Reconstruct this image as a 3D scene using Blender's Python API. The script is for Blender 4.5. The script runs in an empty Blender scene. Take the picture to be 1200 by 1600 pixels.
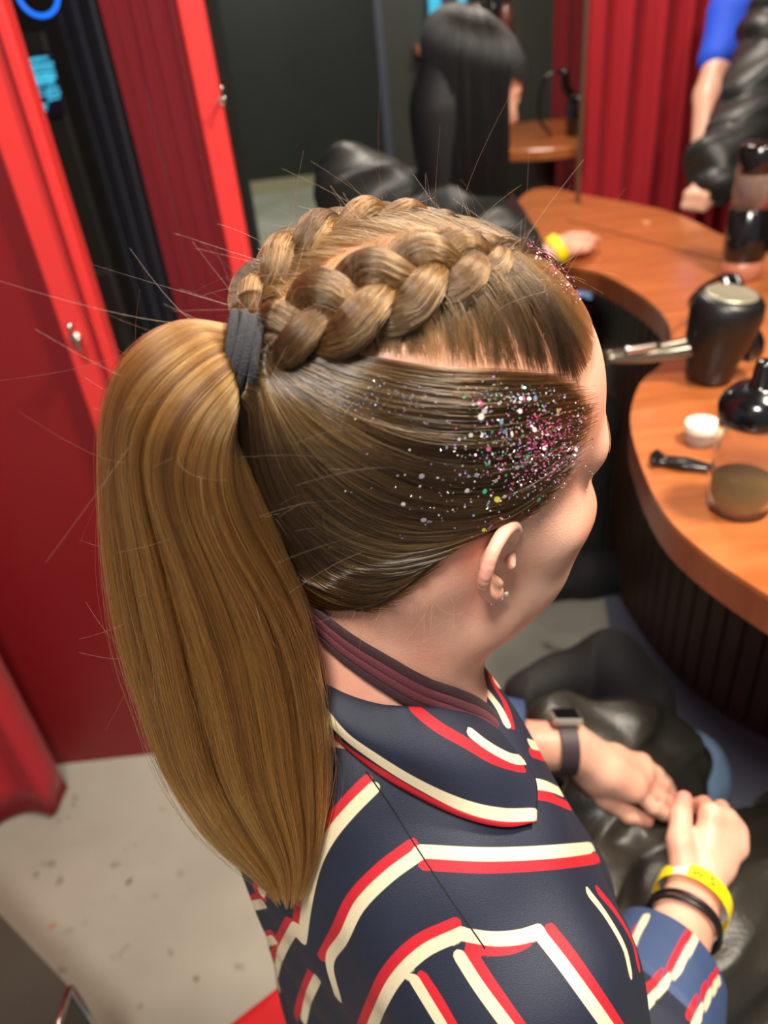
import bpy, bmesh, math, random
import numpy as np
from mathutils import Vector, Matrix
from mathutils.bvhtree import BVHTree

# ------------------------------------------------------------------ camera
S = bpy.context.scene
C = S.collection
F_PX = 1200.0
PITCH = math.radians(34.0)
ROLL = math.atan2(198, 1775)
_c, _s = math.cos(ROLL), math.sin(ROLL)
FWD = np.array([0, math.cos(PITCH), -math.sin(PITCH)])
_up0 = np.array([0, math.sin(PITCH), math.cos(PITCH)])
_r0 = np.array([1.0, 0, 0])
RIGHT = _c * _r0 - _s * _up0
UP = _s * _r0 + _c * _up0
EYE = np.array([0, 0, 1.4])
cam_data = bpy.data.cameras.new('camera')
cam = bpy.data.objects.new('camera', cam_data)
C.objects.link(cam)
cam.matrix_world = Matrix(((RIGHT[0], UP[0], -FWD[0], EYE[0]), (RIGHT[1], UP[1], -FWD[1], EYE[1]),
                           (RIGHT[2], UP[2], -FWD[2], EYE[2]), (0, 0, 0, 1)))
cam_data.sensor_fit = 'VERTICAL'
cam_data.sensor_height = 32.0
cam_data.sensor_width = 24.0
cam_data.lens = 24.0
cam_data.clip_start = 0.02
cam_data.dof.use_dof = True
cam_data.dof.focus_distance = 0.36
cam_data.dof.aperture_fstop = 6.0
S.camera = cam

# ------------------------------------------------------------------ world, lamps, exposure
w = bpy.data.worlds.new('world')
S.world = w
w.use_nodes = True
w.node_tree.nodes['Background'].inputs[0].default_value = (0.9, 0.92, 1.0, 1)
w.node_tree.nodes['Background'].inputs[1].default_value = 0.22
def area(name, loc, target, size, power, col):
    l = bpy.data.lights.new(name, 'AREA')
    l.shape = 'DISK'; l.size = size; l.energy = power; l.color = col
    o = bpy.data.objects.new(name, l); C.objects.link(o)
    o.location = loc
    o.rotation_euler = (Vector(target) - Vector(loc)).to_track_quat('-Z', 'Y').to_euler()
    return o
area('ceiling_lamp_counter', (0.80, 0.50, 2.35), (0.25, 0.45, 1.0), 0.28, 44, (1.0, 0.87, 0.72))
area('ceiling_lamp_room', (-0.15, -0.30, 2.45), (-0.05, 0.6, 0.9), 0.35, 36, (1.0, 0.93, 0.84))
area('ceiling_lamp_far', (0.5, 2.5, 2.7), (0.6, 2.3, 0.8), 0.5, 36, (1.0, 0.89, 0.76))
area('ceiling_lamp_back', (-0.6, 5.6, 2.9), (-0.6, 6.2, 0.0), 0.6, 60, (0.96, 1.0, 0.88))
vs = S.view_settings
vs.view_transform = 'Standard'; vs.look = 'None'; vs.gamma = 1.0; vs.exposure = 0.1
vs.use_curve_mapping = False
S.cycles.use_denoising = True
S.cycles.max_bounces = 10
S.cycles.transparent_max_bounces = 12
S.cycles.sample_clamp_indirect = 4.0

# ------------------------------------------------------------------ geometry helpers
def at(px, py, depth):
    """world point at a distance along the optical axis"""
    return EYE + depth * (FWD + RIGHT * ((px - 600) / F_PX) + UP * ((800 - py) / F_PX))
def at_z(px, py, z):
    d = FWD + RIGHT * ((px - 600) / F_PX) + UP * ((800 - py) / F_PX)
    return EYE + (z - EYE[2]) / d[2] * d
def at_y(px, py, y):
    d = FWD + RIGHT * ((px - 600) / F_PX) + UP * ((800 - py) / F_PX)
    return EYE + y / d[1] * d
def lin(r, g, b):
    f = lambda c: ((c / 255 + 0.055) / 1.055) ** 2.4 if c > 10 else c / 255 / 12.92
    return (f(r), f(g), f(b))

def tag(o, label=None, cat=None, group=None, kind=None):
    if label: o['label'] = label
    if cat: o['category'] = cat
    if group: o['group'] = group
    if kind: o['kind'] = kind
    return o
def empty(name, loc=(0, 0, 0)):
    o = bpy.data.objects.new(name, None); C.objects.link(o); o.location = loc
    o.empty_display_size = 0.05
    return o
def link(name, me, m, parent=None):
    o = bpy.data.objects.new(name, me); C.objects.link(o)
    if m is not None: me.materials.append(m)
    if parent is not None:
        o.parent = parent
        o.matrix_parent_inverse = Matrix.Translation(-_origin(parent))
    return o
def _origin(p):
    return Vector(p.location) if p.type == 'EMPTY' else Vector((0, 0, 0))   # meshes keep world coordinates
def mesh(name, verts, faces, m, parent=None, smooth=True):
    me = bpy.data.meshes.new(name)
    me.from_pydata([tuple(map(float, v)) for v in verts], [], [tuple(int(i) for i in f) for f in faces])
    me.update()
    if smooth: me.polygons.foreach_set('use_smooth', [True] * len(me.polygons))
    return link(name, me, m, parent)
def bm_obj(name, bm, m, parent=None, smooth=False):
    me = bpy.data.meshes.new(name); bm.to_mesh(me); bm.free()
    if smooth: me.polygons.foreach_set('use_smooth', [True] * len(me.polygons))
    return link(name, me, m, parent)
def box(bm, c, size, rot=None, bevel=0.0):
    g = bmesh.ops.create_cube(bm, size=1.0)
    vv = g['verts']
    bmesh.ops.scale(bm, vec=size, verts=vv)
    if bevel:
        es = list({e for v in vv for e in v.link_edges})
        r = bmesh.ops.bevel(bm, geom=es, offset=bevel, segments=2, affect='EDGES', profile=0.5)
        vv = list({v for f in r['faces'] for v in f.verts} | {v for v in vv if v.is_valid})
    if rot is not None: bmesh.ops.rotate(bm, cent=(0, 0, 0), matrix=rot, verts=vv)
    bmesh.ops.translate(bm, vec=c, verts=vv)
    return vv
def frame_of(d):
    d = np.asarray(d, float); d = d / np.linalg.norm(d)
    a = np.array([0, 0, 1.0]) if abs(d[2]) < 0.9 else np.array([1.0, 0, 0])
    u = np.cross(a, d); u /= np.linalg.norm(u)
    return u, np.cross(d, u), d
def lathe(bm, base, axis, prof, n=32, cap=True):
    """prof: (distance along the axis, radius)"""
    base = np.asarray(base, float); u, v, d = frame_of(axis)
    rings = []
    for h, r in prof:
        rings.append([bm.verts.new(tuple(base + d * h + r * (u * math.cos(2 * math.pi * i / n) + v * math.sin(2 * math.pi * i / n)))) for i in range(n)])
    for a, b in zip(rings[:-1], rings[1:]):
        for i in range(n):
            bm.faces.new((a[i], a[(i + 1) % n], b[(i + 1) % n], b[i]))
    if cap:
        bm.faces.new(rings[0][::-1]); bm.faces.new(rings[-1])
def spline(pts, n):
    """Catmull-Rom through the points, n samples, along axis 0"""
    P = np.asarray(pts, float); k = len(P)
    Q = np.concatenate([2 * P[:1] - P[1:2], P, 2 * P[-1:] - P[-2:-1]])
    t = np.linspace(0, k - 1, n); i = np.minimum(t.astype(int), k - 2); f = (t - i).reshape((-1,) + (1,) * (P.ndim - 1))
    p0, p1, p2, p3 = Q[i], Q[i + 1], Q[i + 2], Q[i + 3]
    return 0.5 * (2 * p1 + (p2 - p0) * f + (2 * p0 - 5 * p1 + 4 * p2 - p3) * f ** 2 + (3 * p1 - p0 - 3 * p2 + p3) * f ** 3)
def tube(path, radii, n=12, squash=None, side=None, cap=True):
    """tube round a path; squash = (across, along-normal) factors, side = reference vectors for 'across'"""
    path = np.asarray(path, float); m = len(path)
    tan = np.gradient(path, axis=0); tan /= np.linalg.norm(tan, axis=1)[:, None] + 1e-12
    radii = np.broadcast_to(np.asarray(radii, float), (m,))
    if side is None:
        a = np.array([0, 0, 1.0]) if abs(tan[0][2]) < 0.9 else np.array([1.0, 0, 0])
        u = [np.cross(a, tan[0])]
        u[0] /= np.linalg.norm(u[0])
        for i in range(1, m):
            q = u[-1] - tan[i] * (u[-1] @ tan[i]); u.append(q / np.linalg.norm(q))
        u = np.array(u)
    else:
        side = np.broadcast_to(np.asarray(side, float), (m, 3))
        u = side - tan * (side * tan).sum(1)[:, None]; u /= np.linalg.norm(u, axis=1)[:, None]
    v = np.cross(tan, u)
    sa, sb = squash if squash is not None else (1, 1)
    th = np.linspace(0, 2 * math.pi, n, endpoint=False)
    V = path[:, None] + radii[:, None, None] * (sa * np.cos(th)[None, :, None] * u[:, None] + sb * np.sin(th)[None, :, None] * v[:, None])
    V = V.reshape(-1, 3); Fc = []
    for i in range(m - 1):
        for j in range(n):
            k = (j + 1) % n
            Fc.append((i * n + j, i * n + k, (i + 1) * n + k, (i + 1) * n + j))
    if cap:
        Fc.append(tuple(range(n))[::-1]); Fc.append(tuple(range((m - 1) * n, m * n)))
    return V, Fc
def join(parts):
    V, Fc, o = [], [], 0
    for v, f in parts:
        V.append(np.asarray(v)); Fc += [tuple(i + o for i in q) for q in f]; o += len(v)
    return np.concatenate(V), Fc
def prism(outline, z0, z1):
    n = len(outline)
    V = [(x, y, z0) for x, y in outline] + [(x, y, z1) for x, y in outline]
    Fc = [tuple(range(n))[::-1], tuple(range(n, 2 * n))] + [(i, (i + 1) % n, n + (i + 1) % n, n + i) for i in range(n)]
    return V, Fc

# ------------------------------------------------------------------ implicit bodies: blended round shapes turned into one skin
class Field:
    def __init__(s, lo, hi, vox):
        s.lo = np.asarray(lo, float); s.vox = vox
        s.n = np.ceil((np.asarray(hi, float) - s.lo) / vox).astype(int) + 1
        s.f = np.full(tuple(s.n), 0.2, np.float32)
    def _sub(s, lo, hi):
        a = np.clip(np.floor((np.asarray(lo) - s.lo) / s.vox).astype(int), 0, s.n)
        b = np.clip(np.ceil((np.asarray(hi) - s.lo) / s.vox).astype(int) + 1, 0, s.n)
        sl = tuple(slice(int(i), int(j)) for i, j in zip(a, b))
        ax = [(s.lo[i] + np.arange(int(a[i]), int(b[i])) * s.vox).astype(np.float32) for i in range(3)]
        return sl, ax
    def _mix(s, sl, d, k, op):
        g = s.f[sl]
        if g.size == 0: return
        if op > 0:
            h = np.maximum(k - np.abs(g - d), 0) / k if k > 0 else 0
            s.f[sl] = np.minimum(g, d) - h * h * k * 0.25
        else:
            h = np.maximum(k - np.abs(g + d), 0) / k if k > 0 else 0
            s.f[sl] = np.maximum(g, -d) + h * h * k * 0.25
    def cap(s, a, b, ra, rb=None, k=0.01, op=1):
        rb = ra if rb is None else rb
        a = np.asarray(a, float); b = np.asarray(b, float); m = max(ra, rb) + k + 3 * s.vox
        sl, ax = s._sub(np.minimum(a, b) - m, np.maximum(a, b) + m)
        X, Y, Z = np.meshgrid(*ax, indexing='ij', sparse=True)
        d = b - a; L = max(d @ d, 1e-9)
        h = np.clip(((X - a[0]) * d[0] + (Y - a[1]) * d[1] + (Z - a[2]) * d[2]) / L, 0, 1)
        q = np.sqrt((X - a[0] - h * d[0]) ** 2 + (Y - a[1] - h * d[1]) ** 2 + (Z - a[2] - h * d[2]) ** 2) - (ra + (rb - ra) * h)
        s._mix(sl, q.astype(np.float32), k, op); return s
    def chain(s, pts, rad, k=0.01):
        for i in range(len(pts) - 1): s.cap(pts[i], pts[i + 1], rad[i], rad[i + 1], k)
        return s
    def ell(s, c, r, R=None, k=0.01, op=1):
        c = np.asarray(c, float); r = np.asarray(r, float); m = r.max() + k + 3 * s.vox
        sl, ax = s._sub(c - m, c + m)
        X, Y, Z = np.meshgrid(*[a - cc for a, cc in zip(ax, c.astype(np.float32))], indexing='ij', sparse=True)
        R = np.eye(3) if R is None else np.asarray(R)
        P = [X * R[0, i] + Y * R[1, i] + Z * R[2, i] for i in range(3)]
        k0 = np.sqrt(sum((p / ri) ** 2 for p, ri in zip(P, r)))
        k1 = np.sqrt(sum((p / ri ** 2) ** 2 for p, ri in zip(P, r))) + 1e-9
        s._mix(sl, (k0 * (k0 - 1) / k1).astype(np.float32), k, op); return s
    def wobble(s, fn):
        """add fn(X,Y,Z) near the surface"""
        i = np.nonzero(np.abs(s.f) < 6 * s.vox)
        P = [s.lo[a] + i[a] * s.vox for a in range(3)]
        s.f[i] += fn(*P).astype(np.float32); return s
    def surface(s, smooth=1):
        f = s.f; ins = f < 0
        cnt = sum(ins[i:ins.shape[0] - 1 + i, j:ins.shape[1] - 1 + j, k:ins.shape[2] - 1 + k].astype(np.int8) for i in (0, 1) for j in (0, 1) for k in (0, 1))
        cells = np.nonzero((cnt > 0) & (cnt < 8)); del cnt
        nc = len(cells[0]); base = np.stack(cells, 1)
        idx = np.full(tuple(np.array(f.shape) - 1), -1, np.int32); idx[cells] = np.arange(nc)
        acc = np.zeros((nc, 3)); num = np.zeros(nc)
        cor = [(i, j, k) for i in (0, 1) for j in (0, 1) for k in (0, 1)]
        val = {c: f[base[:, 0] + c[0], base[:, 1] + c[1], base[:, 2] + c[2]] for c in cor}
        for a in cor:
            for ax in range(3):
                if a[ax]: continue
                b = list(a); b[ax] = 1; b = tuple(b)
                fa, fb = val[a], val[b]; m = (fa < 0) != (fb < 0)
                t = np.where(m, fa / np.where(m, fa - fb, 1), 0)
                p = np.tile(np.array(a, float), (nc, 1)); p[:, ax] = t
                acc += p * m[:, None]; num += m
        V = s.lo + (base + acc / num[:, None]) * s.vox
        quads = []
        for ax in range(3):
            o1, o2 = [(1, 2), (2, 0), (0, 1)][ax]
            A = [slice(1, -1)] * 3; B = [slice(1, -1)] * 3
            A[ax] = slice(0, -1); B[ax] = slice(1, None)
            e = ins[tuple(A)] != ins[tuple(B)]
            loc = np.stack(np.nonzero(e), 1)
            loc[:, o1] += 1; loc[:, o2] += 1
            if not len(loc): continue
            q = []
            for d1, d2 in ((-1, -1), (0, -1), (0, 0), (-1, 0)):
                c = loc.copy(); c[:, o1] += d1; c[:, o2] += d2
                q.append(idx[c[:, 0], c[:, 1], c[:, 2]])
            q = np.stack(q, 1)
            flip = ~ins[loc[:, 0], loc[:, 1], loc[:, 2]]
            q[flip] = q[flip][:, ::-1]
            quads.append(q)
        Q = np.concatenate(quads); Q = Q[(Q >= 0).all(1)]
        for _ in range(smooth):
            sm = np.zeros_like(V); dg = np.zeros(len(V))
            for i in range(4):
                a, b = Q[:, i], Q[:, (i + 1) % 4]
                for c in range(3): sm[:, c] += np.bincount(a, V[b, c], len(V)) + np.bincount(b, V[a, c], len(V))
                dg += np.bincount(a, minlength=len(V)) + np.bincount(b, minlength=len(V))
            V = V * 0.4 + 0.6 * sm / np.maximum(dg, 1)[:, None]
        return V, Q
def fast_mesh(name, V, Q, m, parent=None):
    me = bpy.data.meshes.new(name)
    V = np.asarray(V, np.float32); Q = np.asarray(Q, np.int32)
    me.vertices.add(len(V)); me.vertices.foreach_set('co', V.ravel())
    me.loops.add(Q.size); me.loops.foreach_set('vertex_index', Q.ravel())
    me.polygons.add(len(Q)); me.polygons.foreach_set('loop_start', np.arange(0, Q.size, Q.shape[1], dtype=np.int32))
    me.update(calc_edges=True); me.validate()
    me.polygons.foreach_set('use_smooth', np.ones(len(me.polygons), bool))
    return link(name, me, m, parent)
def vattr(o, name, val):
    a = o.data.attributes.new(name, 'FLOAT', 'POINT'); a.data.foreach_set('value', np.asarray(val, np.float32))
def bvh_of(V, Q):
    return BVHTree.FromPolygons([tuple(v) for v in np.asarray(V, float).tolist()], np.asarray(Q).tolist())
def hit(bvh, px, py):
    d = FWD + RIGHT * ((px - 600) / F_PX) + UP * ((800 - py) / F_PX)
    p, n, i, t = bvh.ray_cast(Vector(EYE), Vector(d / np.linalg.norm(d)))
    return None if p is None else (np.array(p), np.array(n))
def vnoise(P, scale, seed=0):
    """cheap smooth noise, about -1..1"""
    r = np.random.RandomState(seed); P = np.asarray(P) / scale; o = 0
    for _ in range(6):
        k = r.normal(size=3); k *= (0.6 + r.rand()) / np.linalg.norm(k); o = o + np.sin(P @ k * 6.283 * 0.5 + r.rand() * 6.283)
    return o / 2.6

# ------------------------------------------------------------------ materials
def nd(nt, typ, **kw):
    n = nt.nodes.new(typ)
    for k, v in kw.items():
        if k.startswith('i_'): n.inputs[k[2:].replace('_', ' ')].default_value = v
        else: setattr(n, k, v)
    return n
def mat(name, col, rough=0.5, metal=0.0, var=0.0, vscale=8.0, bump=0.0, bscale=200.0, coat=0.0, sss=0.0, trans=0.0, emit=None, estr=0.0, spec=0.5, sheen=0.0, stretch=None, ior=None):
    m = bpy.data.materials.new(name); m.use_nodes = True; nt = m.node_tree; L = nt.links
    b = nt.nodes['Principled BSDF']
    b.inputs['Base Color'].default_value = (*col, 1); b.inputs['Roughness'].default_value = rough
    b.inputs['Metallic'].default_value = metal; b.inputs['Specular IOR Level'].default_value = spec
    b.inputs['Coat Weight'].default_value = coat; b.inputs['Transmission Weight'].default_value = trans
    b.inputs['Sheen Weight'].default_value = sheen
    if ior: b.inputs['IOR'].default_value = ior
    if sss:
        b.inputs['Subsurface Weight'].default_value = sss; b.inputs['Subsurface Radius'].default_value = (1.0, 0.35, 0.2)
        b.inputs['Subsurface Scale'].default_value = 0.004
    if emit is not None:
        b.inputs['Emission Color'].default_value = (*emit, 1); b.inputs['Emission Strength'].default_value = estr
    tc = nd(nt, 'ShaderNodeTexCoord'); src = tc.outputs['Object']
    if stretch:
        mp = nd(nt, 'ShaderNodeMapping'); mp.inputs['Scale'].default_value = stretch; L.new(src, mp.inputs[0]); src = mp.outputs[0]
    if var:
        n = nd(nt, 'ShaderNodeTexNoise'); n.inputs['Scale'].default_value = vscale; n.inputs['Detail'].default_value = 5; L.new(src, n.inputs[0])
        r = nd(nt, 'ShaderNodeMapRange'); r.inputs[1].default_value = 0.25; r.inputs[2].default_value = 0.75; r.inputs[3].default_value = 1 - var; r.inputs[4].default_value = 1 + var; L.new(n.outputs[0], r.inputs[0])
        x = nd(nt, 'ShaderNodeMix', data_type='RGBA', blend_type='MULTIPLY'); x.inputs[0].default_value = 1; x.inputs[6].default_value = (*col, 1); L.new(r.outputs[0], x.inputs[7]); L.new(x.outputs[2], b.inputs['Base Color'])
    if bump:
        n = nd(nt, 'ShaderNodeTexNoise'); n.inputs['Scale'].default_value = bscale; n.inputs['Detail'].default_value = 4; L.new(src, n.inputs[0])
        u = nd(nt, 'ShaderNodeBump'); u.inputs['Strength'].default_value = bump; u.inputs['Distance'].default_value = 0.002; L.new(n.outputs[0], u.inputs['Height']); L.new(u.outputs[0], b.inputs['Normal'])
    return m
# ================================================================== the room
M_FLOOR = mat('painted_concrete', lin(186, 184, 172), 0.35, spec=0.4)
def floor_nodes():
    nt = M_FLOOR.node_tree; L = nt.links; b = nt.nodes['Principled BSDF']; tc = nd(nt, 'ShaderNodeTexCoord')
    n = nd(nt, 'ShaderNodeTexNoise', i_Scale=2.2, i_Detail=6.0); L.new(tc.outputs['Object'], n.inputs[0])
    r = nd(nt, 'ShaderNodeValToRGB'); r.color_ramp.elements[0].position = 0.3; r.color_ramp.elements[1].position = 0.7
    r.color_ramp.elements[0].color = (*lin(150, 146, 132), 1); r.color_ramp.elements[1].color = (*lin(180, 177, 164), 1); L.new(n.outputs[0], r.inputs[0])
    prev = r.outputs[0]
    for sc, th, col in ((14.0, 0.64, (104, 98, 84)), (30.0, 0.69, (70, 64, 56)), (19.0, 0.70, (176, 92, 76))):
        n2 = nd(nt, 'ShaderNodeTexNoise', i_Scale=sc, i_Detail=3.0); mp = nd(nt, 'ShaderNodeMapping'); mp.inputs[1].default_value = (sc, sc * 2, 0); L.new(tc.outputs['Object'], mp.inputs[0]); L.new(mp.outputs[0], n2.inputs[0])
        mr = nd(nt, 'ShaderNodeMapRange'); mr.inputs[1].default_value = th; mr.inputs[2].default_value = th + 0.06; mr.inputs[4].default_value = 0.8; L.new(n2.outputs[0], mr.inputs[0])
        x = nd(nt, 'ShaderNodeMix', data_type='RGBA'); x.inputs[7].default_value = (*lin(*col), 1); L.new(mr.outputs[0], x.inputs[0]); L.new(prev, x.inputs[6]); prev = x.outputs[2]
    L.new(prev, b.inputs['Base Color'])
floor_nodes()
bm = bmesh.new(); box(bm, (0.4, 3.2, -0.05), (7.0, 9.0, 0.1)); tag(bm_obj('floor', bm, M_FLOOR), 'scuffed pale grey painted concrete floor', kind='structure')
M_BLACKWALL = mat('black_paint', lin(40, 41, 38), 0.55, var=0.12, vscale=2, bump=0.1, bscale=60)
M_DARKGREEN = mat('dark_green_paint', lin(52, 56, 48), 0.5, var=0.12, vscale=3)
M_RED = mat('red_paint', lin(220, 54, 52), 0.38, bump=0.08, bscale=120)
M_SHADERED = mat('shaded_red_paint', lin(128, 18, 24), 0.45, bump=0.08, bscale=120)  # the post's red deepened, putting the panel's shade into its colour
M_DRAPE = mat('red_drape', lin(130, 18, 30), 0.85, sheen=0.06, bump=0.15, bscale=500)
M_DRAPE2 = mat('red_velvet', lin(176, 20, 36), 0.85, sheen=0.06, bump=0.15, bscale=500)
M_NAVY = mat('navy_glow_sheet', lin(22, 26, 44), 0.9, sheen=0.2)
M_METAL = mat('bright_metal', lin(220, 214, 205), 0.22, 1.0)
def slab(name, x0, x1, y0, y1, z0, z1, m, bev=0.0, parent=None):
    bm = bmesh.new(); box(bm, ((x0 + x1) / 2, (y0 + y1) / 2, (z0 + z1) / 2), (x1 - x0, y1 - y0, z1 - z0), bevel=bev)
    return bm_obj(name, bm, m, parent)
# back wall of the far room with its pale skirting
tag(slab('wall_back', -3.1, 3.9, 7.42, 7.55, 0, 3.0, M_BLACKWALL), 'black painted back wall', kind='structure')
tag(slab('baseboard_back', -2.0, 0.6, 7.37, 7.42, 0, 0.10, mat('pale_skirting', lin(170, 160, 130), 0.5)), 'pale skirting along the back wall', kind='structure')
tag(slab('wall_right', 2.6, 2.7, -1.3, 7.5, 0, 3.0, M_BLACKWALL), 'black painted side wall', kind='structure')
tag(slab('ceiling', -3.1, 3.9, -1.3, 7.7, 3.0, 3.1, mat('ceiling_black', lin(60, 60, 58), 0.9)), 'dark ceiling', kind='structure')
# dark partition behind the dark-haired person
xa = at_y(604, 120, 3.9)[0]; xb = at_y(905, 60, 3.9)[0] + 0.4
tag(slab('wall_partition', xa, xb, 3.9, 3.98, 0, 3.0, M_DARKGREEN), 'dark green partition behind the dark-haired person', kind='structure')
tag(slab('trim_1', xa - 0.03, xa, 3.87, 3.99, 0, 3.0, mat('grey_edge', lin(70, 78, 92), 0.4)), 'grey edge trim of the dark partition', kind='structure')
# red booth wall on the left: panel, door post, doorway with drape, second post
YB = 1.19
xp0 = at_y(133, 600, YB)[0]; xp1 = at_y(197, 600, YB)[0]
xq1 = at_y(386, 380, YB)[0]; xq0 = at_y(352, 380, YB)[0]
bw = slab('wall_left', -2.2, xp0, YB, YB + 0.06, 0, 2.9, M_SHADERED); tag(bw, 'red painted booth panel with its shade put into the colour', kind='structure')
dp = slab('trim_2', xp0, xp1, YB - 0.025, YB + 0.012, 0, 2.9, M_RED, 0.004); tag(dp, 'bright red door post with a coat hook', kind='structure')
slab('edge_bead', xp1 - 0.020, xp1 - 0.014, YB - 0.030, YB - 0.02, 0, 2.9, M_SHADERED, 0, dp)
dq = slab('trim_3', xq0, xq1, YB - 0.0, YB + 0.03, 0, 2.9, M_RED, 0.004); tag(dq, 'bright red end post beside the red drape', kind='structure')
tag(slab('trim_4', -2.2, xq1, YB - 0.02, YB + 0.08, 2.25, 2.9, M_RED), 'red header above the booth doorway', kind='structure')
def hook(loc, s, parent, label):
    r = empty('coat_hook', tuple(loc)); tag(r, label, 'hook')
    p = np.asarray(loc); bm = bmesh.new(); lathe(bm, p, (0, -1, 0), [(0, 0.010 * s), (0.003, 0.010 * s), (0.004, 0.006 * s)], 16); under_(bm_obj('plate', bm, M_METAL, smooth=True), r)
    pts = spline([p + np.array(q) * s for q in ((0, -0.003, 0), (0.004, -0.02, -0.012), (0.012, -0.032, -0.008), (0.016, -0.034, 0.012))], 16)
    v, f = tube(pts, 0.0035 * s, 8); under_(mesh('arm', v, f, M_METAL), r)
    pts = spline([p + np.array(q) * s for q in ((0, -0.003, 0.004), (0.008, -0.03, 0.016), (0.016, -0.05, 0.034))], 12)
    v, f = tube(pts, 0.0035 * s, 8); under_(mesh('prong', v, f, M_METAL), r)
    bm = bmesh.new(); bmesh.ops.create_uvsphere(bm, u_segments=10, v_segments=6, radius=0.006 * s, matrix=Matrix.Translation(p + np.array((0.016, -0.05, 0.036)) * s)); under_(bm_obj('knob', bm, M_METAL, smooth=True), r)
def under_(o, p):
    o.parent = p; o.matrix_parent_inverse = Matrix.Translation(-Vector(p.location)); return o
hook(at_y(118, 528, YB - 0.027), 0.95, dp, 'silver coat hook screwed to the bright red door post')
hook(at_y(345, 157, YB - 0.005), 0.45, dq, 'small silver hook on the post beside the red drape')
# hanging drapes, each a pleated sheet with thickness
def drape(name, A, B, z0, z1, folds_, depth, m, label, seed=0, cat='curtain', thick=0.006, flare=0.0):
    r = np.random.RandomState(seed); A = np.array(A, float); B = np.array(B, float); d = B - A; L = np.linalg.norm(d); d /= L; n = np.array([-d[1], d[0]])
    nu, nv = folds_ * 10, 26; V = []
    ph = np.cumsum(0.7 + 0.6 * r.rand(folds_ + 2)); ph = (ph - ph[0]) / (ph[folds_] - ph[0]); am = 0.6 + 0.7 * r.rand(folds_ + 2)
    for i in range(nu + 1):
        u = i / nu; k = np.interp(u, ph[:folds_ + 1], range(folds_ + 1)); a = np.interp(u, ph[:folds_ + 1], am[:folds_ + 1])
        for j in range(nv + 1):
            v = j / nv; z = z0 + (z1 - z0) * v
            w_ = depth * a * math.sin(2 * math.pi * k) * (1 + flare * (1 - v)) + 0.3 * depth * math.sin(4 * math.pi * k + 2 * v + seed)
            p = A + d * (u * L + 0.25 * depth * math.sin(4 * math.pi * k)) + n * (w_ + 0.01 * math.sin(3 * v + k)); V.append((p[0], p[1], z))
    Q = [(i * (nv + 1) + j, (i + 1) * (nv + 1) + j, (i + 1) * (nv + 1) + j + 1, i * (nv + 1) + j + 1) for i in range(nu) for j in range(nv)]
    o = mesh(name, V, Q, m); md = o.modifiers.new('solid', 'SOLIDIFY'); md.thickness = thick
    return tag(o, label, cat)
xd0 = at_y(135, 30, YB + 0.05)[0]; 
drape('curtain', (xd0, YB + 0.13), (xq0 + 0.01, YB + 0.05), 0.015, 2.24, 4, 0.024, M_DRAPE, 'deep red drape hanging in the booth doorway', 3)
pa_, pb_ = at_z(104, 1226, 0.02), at_z(62, 1282, 0.02)
drape('curtain', (pa_[0], pa_[1] - 0.01), (pb_[0] - 0.45, pb_[1] - 0.22), 0.015, 2.3, 4, 0.030, M_DRAPE2, 'bright red velvet curtain whose lower corner brushes the pale floor', 5)
# dark room beyond the doorway
tag(slab('wall_booth', -3.0, -0.35, 2.90, 3.0, 0, 3.0, M_BLACKWALL), 'black wall inside the booth', kind='structure')
drape('curtain', (at_y(95, 0, 2.6)[0] - 0.0, 2.55), (at_y(240, 300, 2.6)[0], 2.65), 0.015, 2.6, 4, 0.03, M_NAVY, 'dark navy drape standing in for a blue glow on the black booth wall', 8)  # navy sheet stands for a blue glow on the wall
# glowing cyan sign and blue ring lamp
M_CYAN = mat('cyan_glow', (0.02, 0.05, 0.06), 0.4, emit=lin(70, 190, 225), estr=1.0)
M_BLUE = mat('blue_glow', (0.02, 0.03, 0.06), 0.4, emit=lin(20, 110, 240), estr=1.6)
M_SIGNBACK = mat('sign_board', lin(34, 28, 50), 0.4)
YS = 2.38
bm = bmesh.new(); _sp = at_y(66, 135, YS); box(bm, (_sp[0], YS + 0.05, (_sp[2] + 0.12) / 2), (0.05, 0.04, _sp[2] + 0.12)); sign_post = bm_obj('post', bm, M_BLACKWALL)
sg_ = empty('neon_sign', tuple(at_y(66, 135, YS))); tag(sg_, 'dark sign board with glowing cyan lines of lettering beyond the doorway', 'sign'); under_(sign_post, sg_)
def quad_on(y, pts, name, m, parent, th=0.01):
    P = [at_y(a, b, y) for a, b in pts]; n = len(P); V = [p for p in P] + [p + np.array([0, th, 0]) for p in P]
    Fc = [tuple(range(n))[::-1], tuple(range(n, 2 * n))] + [(i, (i + 1) % n, n + (i + 1) % n, n + i) for i in range(n)]
    return under_(mesh(name, V, Fc, m, smooth=False), parent)
quad_on(YS + 0.012, [(20, 92), (78, 80), (102, 178), (50, 190)], 'board', M_SIGNBACK, sg_, 0.012)
def sign_line(x0, y0, x1, y1, h):
    a, b = at_y(x0, y0, YS), at_y(x1, y1, YS); n = max(2, int(math.hypot(x1 - x0, y1 - y0) / 4)); r = random.Random(int(x0 * y0)); out = []
    for i in range(n):
        p = a + (b - a) * (i + 0.5) / n; w_ = np.linalg.norm(b - a) / n * 0.42; hh = 0.5 * h * (0.6 + 0.4 * r.random())
        bm_v = [p + np.array([sx * w_, 0, sz * hh]) + np.array([0, oy, 0]) for oy in (0, 0.008) for sx, sz in ((-1, -1), (1, -1), (1, 1), (-1, 1))]
        out.append((np.array(bm_v), [(3, 2, 1, 0), (4, 5, 6, 7), (0, 1, 5, 4), (1, 2, 6, 5), (2, 3, 7, 6), (3, 0, 4, 7)]))
    V, Fc = join(out); under_(mesh('lettering', V, Fc, M_CYAN, smooth=False), sg_)
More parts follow.
